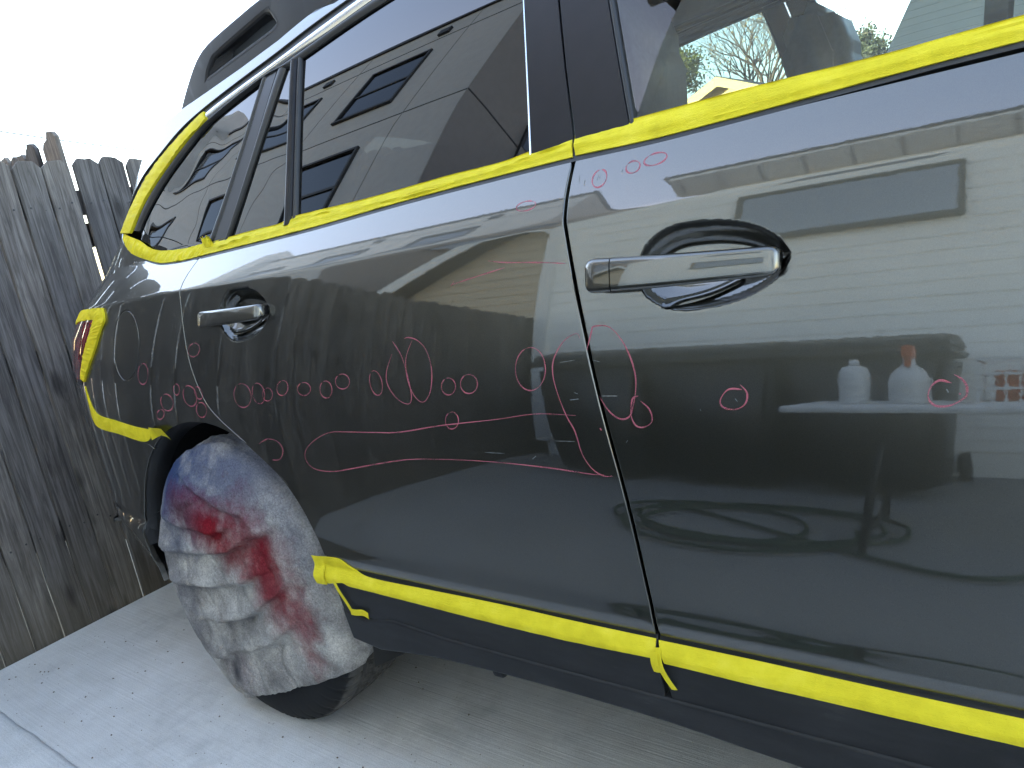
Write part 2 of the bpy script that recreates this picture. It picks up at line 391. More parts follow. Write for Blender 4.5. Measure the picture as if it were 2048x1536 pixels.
def mirror_me(me, name):
    V = np.empty(len(me.vertices)*3); me.vertices.foreach_get('co', V); V = V.reshape(-1, 3); V[:, 1] = 2*YC-V[:, 1]
    Fs = [tuple(p.vertices)[::-1] for p in me.polygons]
    nn = np.array([tuple(v.normal) for v in me.vertices]); nn[:, 1] *= -1
    m2 = mesh(name, V, Fs); 
    for mm in me.materials: m2.materials.append(mm)
    return m2
LEFT = []
def panel(name, outline, m, parent, holes=(), f=surf_plain, sp=.014, off=0., rim=.014, r=.0016, dense=(), left=False, inw=False, rims=True):
    """a pressed panel: outline in (w, z); its edge is rolled over and turned inwards"""
    loops = [resample(o, sp*.55, True) for o in [outline]+list(holes)]
    def area(l): return .5*np.sum(l[:, 0]*np.roll(l[:, 1], -1)-np.roll(l[:, 0], -1)*l[:, 1])
    loops = [l if (area(l) > 0) == (i == 0) else l[::-1] for i, l in enumerate(loops)]
    lo, hi = loops[0].min(0), loops[0].max(0)
    g = []
    for x0, x1, z0, z1, s in [(lo[0], hi[0], lo[1], hi[1], sp)]+list(dense):
        xs = np.arange(x0+s/2, x1, s); zs = np.arange(z0+s/2, z1, s*.8)
        a, b = np.meshgrid(xs, zs); a = a+(np.arange(len(zs)) % 2)[:, None]*s*.5; g.append((np.stack([a.ravel(), b.ravel()], -1), s, (x0, x1, z0, z1)))
    pts = []
    for i, (q, s, bb) in enumerate(g):
        k = poly_inside(q, loops[0])
        for l in loops[1:]: k &= ~poly_inside(q, l)
        q = q[k]; dd = np.min([seg_dist(q, l) for l in loops], axis=0) if len(q) else np.zeros(0); q = q[dd > s*.45]
        if i == 0:
            for *_, b2 in g[1:]: q = q[~((q[:, 0] > b2[0]) & (q[:, 0] < b2[1]) & (q[:, 1] > b2[2]) & (q[:, 1] < b2[3]))]
        pts.append(q)
    allp = np.vstack(loops+pts); ed = []; n0 = 0
    for l in loops: ed += [(n0+i, n0+(i+1) % len(l)) for i in range(len(l))]; n0 += len(l)
    res = delaunay_2d_cdt([Vector(p) for p in allp], ed, [], 0, 1e-7)
    v2 = np.array([tuple(v) for v in res[0]]); T = np.array([f_ for f_ in res[2] if len(f_) == 3])
    c = v2[T].mean(1); k = poly_inside(c, loops[0])
    for l in loops[1:]: k &= ~poly_inside(c, l)
    T = T[k]
    # orient
    e1 = v2[T[:, 1]]-v2[T[:, 0]]; e2 = v2[T[:, 2]]-v2[T[:, 0]]; flip = (e1[:, 0]*e2[:, 1]-e1[:, 1]*e2[:, 0]) < 0
    T[flip] = T[flip][:, ::-1]
    w, z = v2[:, 0], v2[:, 1]; nn = nrm(w, z, f); V = f(w, z)+nn*off
    F = [tuple(t) for t in T]; Nn = [nn]; VV = [V]; nv = len(V)
    if rims:
        for l in loops:
            t = np.roll(l, -1, 0)-np.roll(l, 1, 0); t /= np.hypot(*t.T)[:, None]+1e-12; o2 = np.stack([t[:, 1], -t[:, 0]], -1)
            nl = nrm(l[:, 0], l[:, 1], f); A = f(l[:, 0], l[:, 1])+nl*off
            ou = f(l[:, 0]+o2[:, 0]*.002, l[:, 1]+o2[:, 1]*.002)-f(l[:, 0], l[:, 1]); ou /= np.linalg.norm(ou, axis=1)[:, None]+1e-12
            n = len(l)
            for d_out, d_in, nv_ in ((0, 0, nl), (r*.7, r*.3, nl+ou), (r, r, ou*1.0+nl*.1), (r, rim, ou)):
                VV.append(A+ou*d_out-nl*d_in); Nn.append(nv_/(np.linalg.norm(nv_, axis=1)[:, None]+1e-12))
            for k_ in range(3):
                b0 = nv+k_*n; b1 = b0+n
                for i in range(n): j = (i+1) % n; F.append((b0+i, b1+i, b1+j, b0+j))
            nv += 4*n
    me = mesh(name, np.vstack(VV), F, True, np.vstack(Nn))
    if left == 'only':
        me.materials.append(M[m]); return link(name, mirror_me(me, name), None, parent)
    o = link(name, me, m, parent)
    if left: link(name, mirror_me(me, name), None, parent)
    return o
def strip(name, A, C, m, parent, na=80, nb=5, off=None, f=surf_plain, left=False, base=-.001, raw=False):
    """a band between two curves on the surface; off(t, s) is its height above the body"""
    A = spline(A, na); C = spline(C, na)
    if not raw: A, C = XZ(A), XZ(C)
    s = np.linspace(0, 1, nb); w = A[:, None]*(1-s)[None, :, None]+C[:, None]*s[None, :, None]
    W, Z = w[..., 0].ravel(), w[..., 1].ravel(); n = nrm(W, Z, f)
    T, S_ = np.meshgrid(np.linspace(0, 1, na), s, indexing='ij')
    h = np.asarray(off(T, S_) if callable(off) else np.full(T.shape, off if off is not None else .001), float)
    V = (f(W, Z)+n*h.reshape(-1, 1)).reshape(na, nb, 3); B0 = (f(W, Z)+n*base).reshape(na, nb, 3)
    # skirts down to the body all round
    V = np.concatenate([B0[:, :1], V, B0[:, -1:]], 1); e0 = B0[:1]; e1 = B0[-1:]
    e0 = np.concatenate([e0[:, :1], e0, e0[:, -1:]], 1); e1 = np.concatenate([e1[:, :1], e1, e1[:, -1:]], 1)
    V = np.concatenate([e0, V, e1], 0); a, b = V.shape[:2]; F = []
    for i in range(a-1):
        for j in range(b-1): F.append((i*b+j, i*b+j+1, (i+1)*b+j+1, (i+1)*b+j))
    me = mesh(name, V.reshape(-1, 3), F, True); bm = bmesh.new(); bm.from_mesh(me)
    bmesh.ops.remove_doubles(bm, verts=bm.verts[:], dist=1e-6); bmesh.ops.recalc_face_normals(bm, faces=bm.faces[:])
    # outward check
    s_ = sum(fc.normal.y*fc.calc_area() for fc in bm.faces)
    if s_ > 0: bmesh.ops.reverse_faces(bm, faces=bm.faces[:])
    for e in bm.edges:
        if len(e.link_faces) == 2 and e.calc_face_angle(0) > .55: e.smooth = False
    bm.to_mesh(me); bm.free()
    me.polygons.foreach_set('use_smooth', [True]*len(me.polygons))
    o = link(name, me, m, parent)
    if left: link(name, mirror_me(me, name), None, parent)
    return o
def line_on(name, pts, wd, m, parent, h=.0004, f=surf_plain, taper=True):
    """a drawn line lying on the body"""
    p = XZ(pts); t = np.gradient(p, axis=0); t /= np.hypot(*t.T)[:, None]+1e-9; o2 = np.stack([-t[:, 1], t[:, 0]], -1)
    k = np.linspace(0, 1, len(p)); ww = wd*.5*(.85+.3*np.sin(k*17+wd*9000))
    if taper: ww = ww*np.clip(np.minimum(k, 1-k)*14+.35, 0, 1)
    rows = [p-o2*ww[:, None], p, p+o2*ww[:, None]]; V = []
    for q, hh in zip(rows, (h*.3, h, h*.3)): V.append(f(q[:, 0], q[:, 1])+nrm(q[:, 0], q[:, 1], f)*hh)
    n = len(p); F = []
    for r_ in range(2):
        for i in range(n-1): F.append((r_*n+i, r_*n+i+1, (r_+1)*n+i+1, (r_+1)*n+i))
    return link(name, mesh(name, np.vstack(V), F), m, parent)

# outlines on the car side, metres: (x along the car, z above the ground)
D = {
    'gapB': [(0.9353, 1.1678), (0.9348, 1.1265), (0.9365, 1.1), (0.9397, 1.0766), (0.9518, 0.9981), (0.9619, 0.9366), (0.9734, 0.8681), (0.9857, 0.7988), (0.9969, 0.7353), (1.0072, 0.6555), (1.0153, 0.566), (1.0247, 0.4905)],
    'gapBup': [(0.8875, 1.4148), (0.9074, 1.3062), (0.9286, 1.2021)],
    'rdoor_rear': [(-0.0728, 1.1474), (-0.1024, 1.1173), (-0.1139, 1.0903), (-0.1103, 1.0539), (-0.1072, 1.0093), (-0.0992, 0.9531), (-0.0868, 0.9078), (-0.0496, 0.8398), (0.0008, 0.7976), (0.0998, 0.7403), (0.1882, 0.6814), (0.2368, 0.6253), (0.267, 0.5685), (0.2879, 0.5234), (0.301, 0.4995)],
    'roofgap': [(0.4377, 1.613), (0.2766, 1.5745), (0.1294, 1.547), (-0.0106, 1.5244), (-0.1539, 1.4989), (-0.2588, 1.4721), (-0.3674, 1.4252), (-0.4555, 1.3876), (-0.5332, 1.343), (-0.6118, 1.275)],
    'chrome_out': [(0.454, 1.5891), (0.2842, 1.5556), (0.1364, 1.5279), (-0.004, 1.506), (-0.126, 1.4852), (-0.252, 1.4514), (-0.3612, 1.4055), (-0.491, 1.3296), (-0.5369, 1.2676)],
    'chrome_in': [(0.4639, 1.5632), (0.2918, 1.533), (0.142, 1.5104), (0.0019, 1.4879), (-0.1196, 1.4653), (-0.2073, 1.4348), (-0.3107, 1.3803), (-0.3964, 1.323), (-0.4539, 1.2579)],
    'glass_top': [(0.4842, 1.542), (0.3867, 1.5301), (0.2441, 1.5076), (0.1902, 1.5013), (0.1032, 1.5018), (-0.1038, 1.4583), (-0.2016, 1.4149), (-0.3043, 1.3575), (-0.3875, 1.2909), (-0.4193, 1.2535)],
    'belt_lo_r': [(-0.0659, 1.1528), (0.3025, 1.1568), (0.5808, 1.1654), (0.8002, 1.1691), (0.9331, 1.1702)],
    'belt_up_r': [(-0.0522, 1.179), (0.11, 1.1819), (0.2191, 1.1817), (0.2475, 1.1873), (0.2855, 1.1893), (0.494, 1.1874), (0.6896, 1.1906), (0.7947, 1.19), (0.852, 1.1948), (0.8883, 1.1966), (0.9299, 1.2004)],
    'belt_up_f': [(0.9333, 1.2011), (0.973, 1.202), (1.0186, 1.2024), (1.1847, 1.2028), (1.3391, 1.2005), (1.4593, 1.2027)],
    'belt_lo_f': [(0.9379, 1.1713), (1.0541, 1.1686), (1.1871, 1.1708), (1.3399, 1.175), (1.4592, 1.177)],
    'qtape_lo': [(-0.5361, 1.2471), (-0.4567, 1.206), (-0.374, 1.1809), (-0.2775, 1.1603), (-0.2119, 1.1546), (-0.1354, 1.152), (-0.0659, 1.1528)],
    'qtape_up': [(-0.524, 1.2582), (-0.4103, 1.2299), (-0.3506, 1.2067), (-0.2991, 1.1922), (-0.2356, 1.1836), (-0.145, 1.1784), (-0.088, 1.1792), (-0.0443, 1.1802)],
    'qrear_out': [(-0.5633, 1.2626), (-0.4849, 1.3199), (-0.3596, 1.4003), (-0.2508, 1.4476), (-0.1715, 1.475), (-0.1347, 1.4838)],
    'qrear_in': [(-0.4628, 1.2527), (-0.3957, 1.3204), (-0.31, 1.3777), (-0.2066, 1.4323), (-0.1519, 1.4496), (-0.1237, 1.464)],
    'lamp': [(-0.8619, 1.05), (-0.8222, 1.075), (-0.5359, 1.0772), (-0.5204, 1.0457), (-0.5556, 1.0242), (-0.6186, 0.9641), (-0.7427, 0.8817), (-0.7826, 0.8976), (-0.8245, 0.9714)],
    'lamptape_top': [(-0.8619, 1.05), (-0.8222, 1.075), (-0.6314, 1.0795), (-0.5359, 1.0772)],
    'lamptape_topin': [(-0.8782, 1.04), (-0.7521, 1.0499), (-0.6225, 1.0504), (-0.5528, 1.0473)],
    'lamptape_out': [(-0.5359, 1.0772), (-0.5239, 1.0459), (-0.5564, 1.019), (-0.6186, 0.9641), (-0.7427, 0.8817)],
    'lamptape_in': [(-0.6048, 1.0497), (-0.632, 1.0231), (-0.6609, 0.9986), (-0.7041, 0.965), (-0.7758, 0.8978)],
    'bump_up': [(-0.7496, 0.87), (-0.718, 0.8195), (-0.6695, 0.7918), (-0.5394, 0.7808), (-0.4259, 0.7685), (-0.3313, 0.7624)],
    'bump_lo': [(-0.7473, 0.8643), (-0.7443, 0.821), (-0.716, 0.7582), (-0.5433, 0.7446), (-0.3912, 0.7299), (-0.3389, 0.7466)],
    'sill_up_r': [(0.2694, 0.5135), (0.3025, 0.516), (0.3341, 0.5163), (0.3608, 0.5051), (0.3936, 0.493), (0.4455, 0.4901), (0.5644, 0.4916), (0.7369, 0.4938), (0.8839, 0.4929), (1.0203, 0.4931)],
    'sill_lo_r': [(0.2731, 0.4607), (0.3024, 0.4648), (0.3418, 0.4729), (0.3632, 0.4689), (0.4005, 0.4691), (0.4504, 0.4686), (0.569, 0.4673), (0.7406, 0.4655), (0.8869, 0.4663), (1.0225, 0.4709)],
    'sill_up_f': [(1.0244, 0.4921), (1.1536, 0.4926), (1.2748, 0.4916), (1.3784, 0.491), (1.446, 0.4911)],
    'sill_lo_f': [(1.0356, 0.4668), (1.1549, 0.4659), (1.2754, 0.4663), (1.3785, 0.4666), (1.4457, 0.4666)],
    'hf_cup': [(1.0565, 1.0319), (1.0679, 1.0491), (1.0957, 1.0574), (1.1352, 1.0559), (1.1723, 1.0464), (1.2129, 1.0264), (1.2359, 1.0067), (1.2398, 0.9924), (1.228, 0.9769), (1.1805, 0.9585), (1.1303, 0.9525), (1.0838, 0.9561), (1.057, 0.9753), (1.0504, 0.9854)],
    'hf_bar': [(0.9821, 1.0096), (1.0226, 1.0105), (1.1331, 1.0074), (1.2291, 1.0036)],
    'hf_top': [(1.0237, 1.0309), (1.2295, 1.0142)],
    'hf_bot': [(1.0212, 0.9869), (1.2285, 0.9881)],
    'hr_cup': [(0.0697, 1.0454), (0.1048, 1.065), (0.152, 1.0658), (0.2045, 1.0494), (0.2333, 1.0257), (0.2249, 0.9991), (0.187, 0.9798), (0.1208, 0.9681), (0.0742, 0.9777), (0.0578, 0.9995)],
    'hr_bar': [(-0.0011, 1.0169), (0.0702, 1.0174), (0.1653, 1.019), (0.2309, 1.0201)],
    'hr_top': [(0.0119, 1.0362), (0.2291, 1.0348)],
    'hr_bot': [(0.0069, 1.0004), (0.2256, 1.0049)],
    'fuel': [(-0.3329, 0.9729), (-0.338, 0.956), (-0.346, 0.9397), (-0.3565, 0.9246), (-0.369, 0.9114), (-0.3832, 0.9004), (-0.3984, 0.8923), (-0.4139, 0.8872), (-0.4293, 0.8856), (-0.4439, 0.8875), (-0.4569, 0.8929), (-0.4681, 0.9015), (-0.4768, 0.9132), (-0.4827, 0.9274), (-0.4857, 0.9435), (-0.4858, 0.9609), (-0.483, 0.9788), (-0.4774, 0.9965), (-0.4695, 1.0133), (-0.4593, 1.0285), (-0.4472, 1.0415), (-0.4337, 1.0519), (-0.4192, 1.0592), (-0.4043, 1.0632), (-0.3896, 1.0639), (-0.3755, 1.0612), (-0.3626, 1.0553), (-0.3514, 1.0465), (-0.3422, 1.0351), (-0.3356, 1.0215), (-0.3317, 1.0063), (-0.3307, 0.9899)],
    'qglass_right': [(0.0848, 1.4748), (0.022, 1.3229), (-0.0566, 1.1836)],
    'cpil_l': [(0.1089, 1.4952), (0.0441, 1.3295), (-0.0305, 1.1784)],
    'cpil_r': [(0.1489, 1.5056), (0.0949, 1.3511), (0.0208, 1.1835)],
    'fix_l': [(0.181, 1.5042), (0.1079, 1.338), (0.0317, 1.1839)],
    'fix_r': [(0.2026, 1.5096), (0.2247, 1.3444), (0.2399, 1.1853)],
    'bar_l': [(0.2071, 1.5154), (0.2329, 1.3427), (0.2479, 1.1843)],
    'bar_r': [(0.2226, 1.5162), (0.2489, 1.3393), (0.2645, 1.1857)],
    'main_l': [(0.2354, 1.5106), (0.2583, 1.3471), (0.2765, 1.1876)],
    'main_r': [(0.8203, 1.4375), (0.8385, 1.3103), (0.8523, 1.1968)],
    'bp_l': [(0.8248, 1.4357), (0.8438, 1.3088), (0.8584, 1.1956)],
    'bf_r': [(0.9754, 1.3848), (0.998, 1.2879), (1.0186, 1.2024)],
    'fg_l': [(0.9859, 1.3816), (1.0089, 1.285), (1.0283, 1.2015)],
    'markF': [[(0.9865, 1.1441), (0.9897, 1.1429), (0.9924, 1.141), (0.9946, 1.1384), (0.996, 1.1353), (0.9966, 1.1321), (0.9962, 1.1289), (0.9949, 1.126), (0.9928, 1.1237), (0.9901, 1.1221), (0.987, 1.1214), (0.9837, 1.1216), (0.9806, 1.1227), (0.9779, 1.1246), (0.9757, 1.1273), (0.9743, 1.1304), (0.9738, 1.1337), (0.9743, 1.1369), (0.9756, 1.1398), (0.9777, 1.1421), (0.9805, 1.1437), (0.9836, 1.1443)], [(1.027, 1.1438), (1.0292, 1.1451), (1.032, 1.1459), (1.035, 1.1459), (1.0381, 1.1454), (1.0408, 1.1442), (1.0431, 1.1425), (1.0448, 1.1405), (1.0456, 1.1382), (1.0455, 1.136), (1.0445, 1.134), (1.0427, 1.1323), (1.0403, 1.1312), (1.0375, 1.1306), (1.0345, 1.1307), (1.0315, 1.1315), (1.0288, 1.1328), (1.0267, 1.1347), (1.0253, 1.1368), (1.0248, 1.1391), (1.0251, 1.1413), (1.0264, 1.1432)], [(1.0582, 1.1483), (1.0626, 1.1493), (1.0673, 1.1496), (1.072, 1.1493), (1.0762, 1.1484), (1.0797, 1.147), (1.082, 1.1451), (1.0831, 1.143), (1.0828, 1.1408), (1.0812, 1.1388), (1.0784, 1.137), (1.0746, 1.1357), (1.0701, 1.1349), (1.0654, 1.1347), (1.0608, 1.1352), (1.0567, 1.1363), (1.0535, 1.1379), (1.0515, 1.1398), (1.0508, 1.142), (1.0516, 1.1442), (1.0536, 1.1462), (1.0569, 1.1479)], [(0.9644, 0.9093), (0.9662, 0.9142), (0.9688, 0.9212), (0.9715, 0.9284), (0.9737, 0.9339), (0.9747, 0.9369), (0.975, 0.9387), (0.9758, 0.9397), (0.9781, 0.9403), (0.9827, 0.9408), (0.9888, 0.9409), (0.9954, 0.9402), (1.0013, 0.9382), (1.0064, 0.9346), (1.0114, 0.9298), (1.016, 0.9241), (1.0202, 0.918), (1.024, 0.9113), (1.0274, 0.9037), (1.0304, 0.896), (1.0327, 0.8886), (1.0343, 0.8819), (1.0354, 0.8754), (1.0358, 0.8687), (1.0355, 0.8616), (1.0343, 0.8531), (1.0321, 0.8437), (1.0295, 0.8347), (1.0271, 0.8276), (1.025, 0.8228), (1.023, 0.8197), (1.0209, 0.8176), (1.0184, 0.816), (1.0155, 0.8148), (1.0123, 0.8142), (1.0089, 0.8143), (1.0054, 0.8151), (1.0019, 0.8167), (0.9983, 0.8189), (0.9946, 0.8218), (0.9911, 0.8253), (0.9873, 0.8302), (0.9835, 0.8363), (0.98, 0.842), (0.9776, 0.846)], [(1.0378, 0.8456), (1.036, 0.8453), (1.0334, 0.845), (1.0307, 0.844), (1.0285, 0.8417), (1.0269, 0.8375), (1.0254, 0.832), (1.0244, 0.826), (1.0242, 0.8208), (1.0248, 0.8164), (1.0261, 0.8122), (1.0279, 0.8086), (1.0301, 0.806), (1.0327, 0.8044), (1.0359, 0.8036), (1.0392, 0.8036), (1.0424, 0.8042), (1.0457, 0.8054), (1.0492, 0.8073), (1.0522, 0.8096), (1.0542, 0.8124), (1.0548, 0.8159), (1.0546, 0.8199), (1.0536, 0.824), (1.0521, 0.8277), (1.0495, 0.8311), (1.0459, 0.8343), (1.0425, 0.837), (1.0401, 0.839)], [(1.1768, 0.8526), (1.1737, 0.8529), (1.1692, 0.8535), (1.1643, 0.8536), (1.1601, 0.8528), (1.1567, 0.8506), (1.1535, 0.8473), (1.1509, 0.8438), (1.1492, 0.8406), (1.1486, 0.8379), (1.1488, 0.8354), (1.1498, 0.8331), (1.1516, 0.8313), (1.1545, 0.8299), (1.1584, 0.8288), (1.1626, 0.8282), (1.1664, 0.8283), (1.17, 0.8291), (1.1735, 0.8306), (1.1767, 0.8326), (1.1792, 0.835), (1.181, 0.838), (1.1822, 0.8415), (1.1827, 0.8451), (1.1826, 0.8483), (1.1812, 0.8513), (1.1789, 0.8543), (1.1764, 0.8569), (1.1747, 0.8587)], [(1.3939, 0.8565), (1.392, 0.8572), (1.3892, 0.8583), (1.3861, 0.8592), (1.3834, 0.8593), (1.381, 0.8583), (1.3787, 0.8566), (1.3766, 0.8545), (1.375, 0.8521), (1.3738, 0.8495), (1.3729, 0.8465), (1.3725, 0.8434), (1.3728, 0.8407), (1.3737, 0.8382), (1.3753, 0.8359), (1.3773, 0.834), (1.3798, 0.8328), (1.3827, 0.8322), (1.3862, 0.8323), (1.3898, 0.8328), (1.3932, 0.8338), (1.3965, 0.8353), (1.3999, 0.8374), (1.403, 0.8397), (1.4053, 0.842), (1.4066, 0.8443), (1.4072, 0.8468), (1.4074, 0.8493), (1.4073, 0.8517), (1.4068, 0.8539), (1.406, 0.856), (1.4049, 0.858), (1.4036, 0.8598), (1.4019, 0.8615), (1.3998, 0.863), (1.3978, 0.8642), (1.3964, 0.8651)], [(0.9741, 0.8014), (0.9761, 0.7979)], [(1.4001, 0.8456), (1.4019, 0.8451)]],
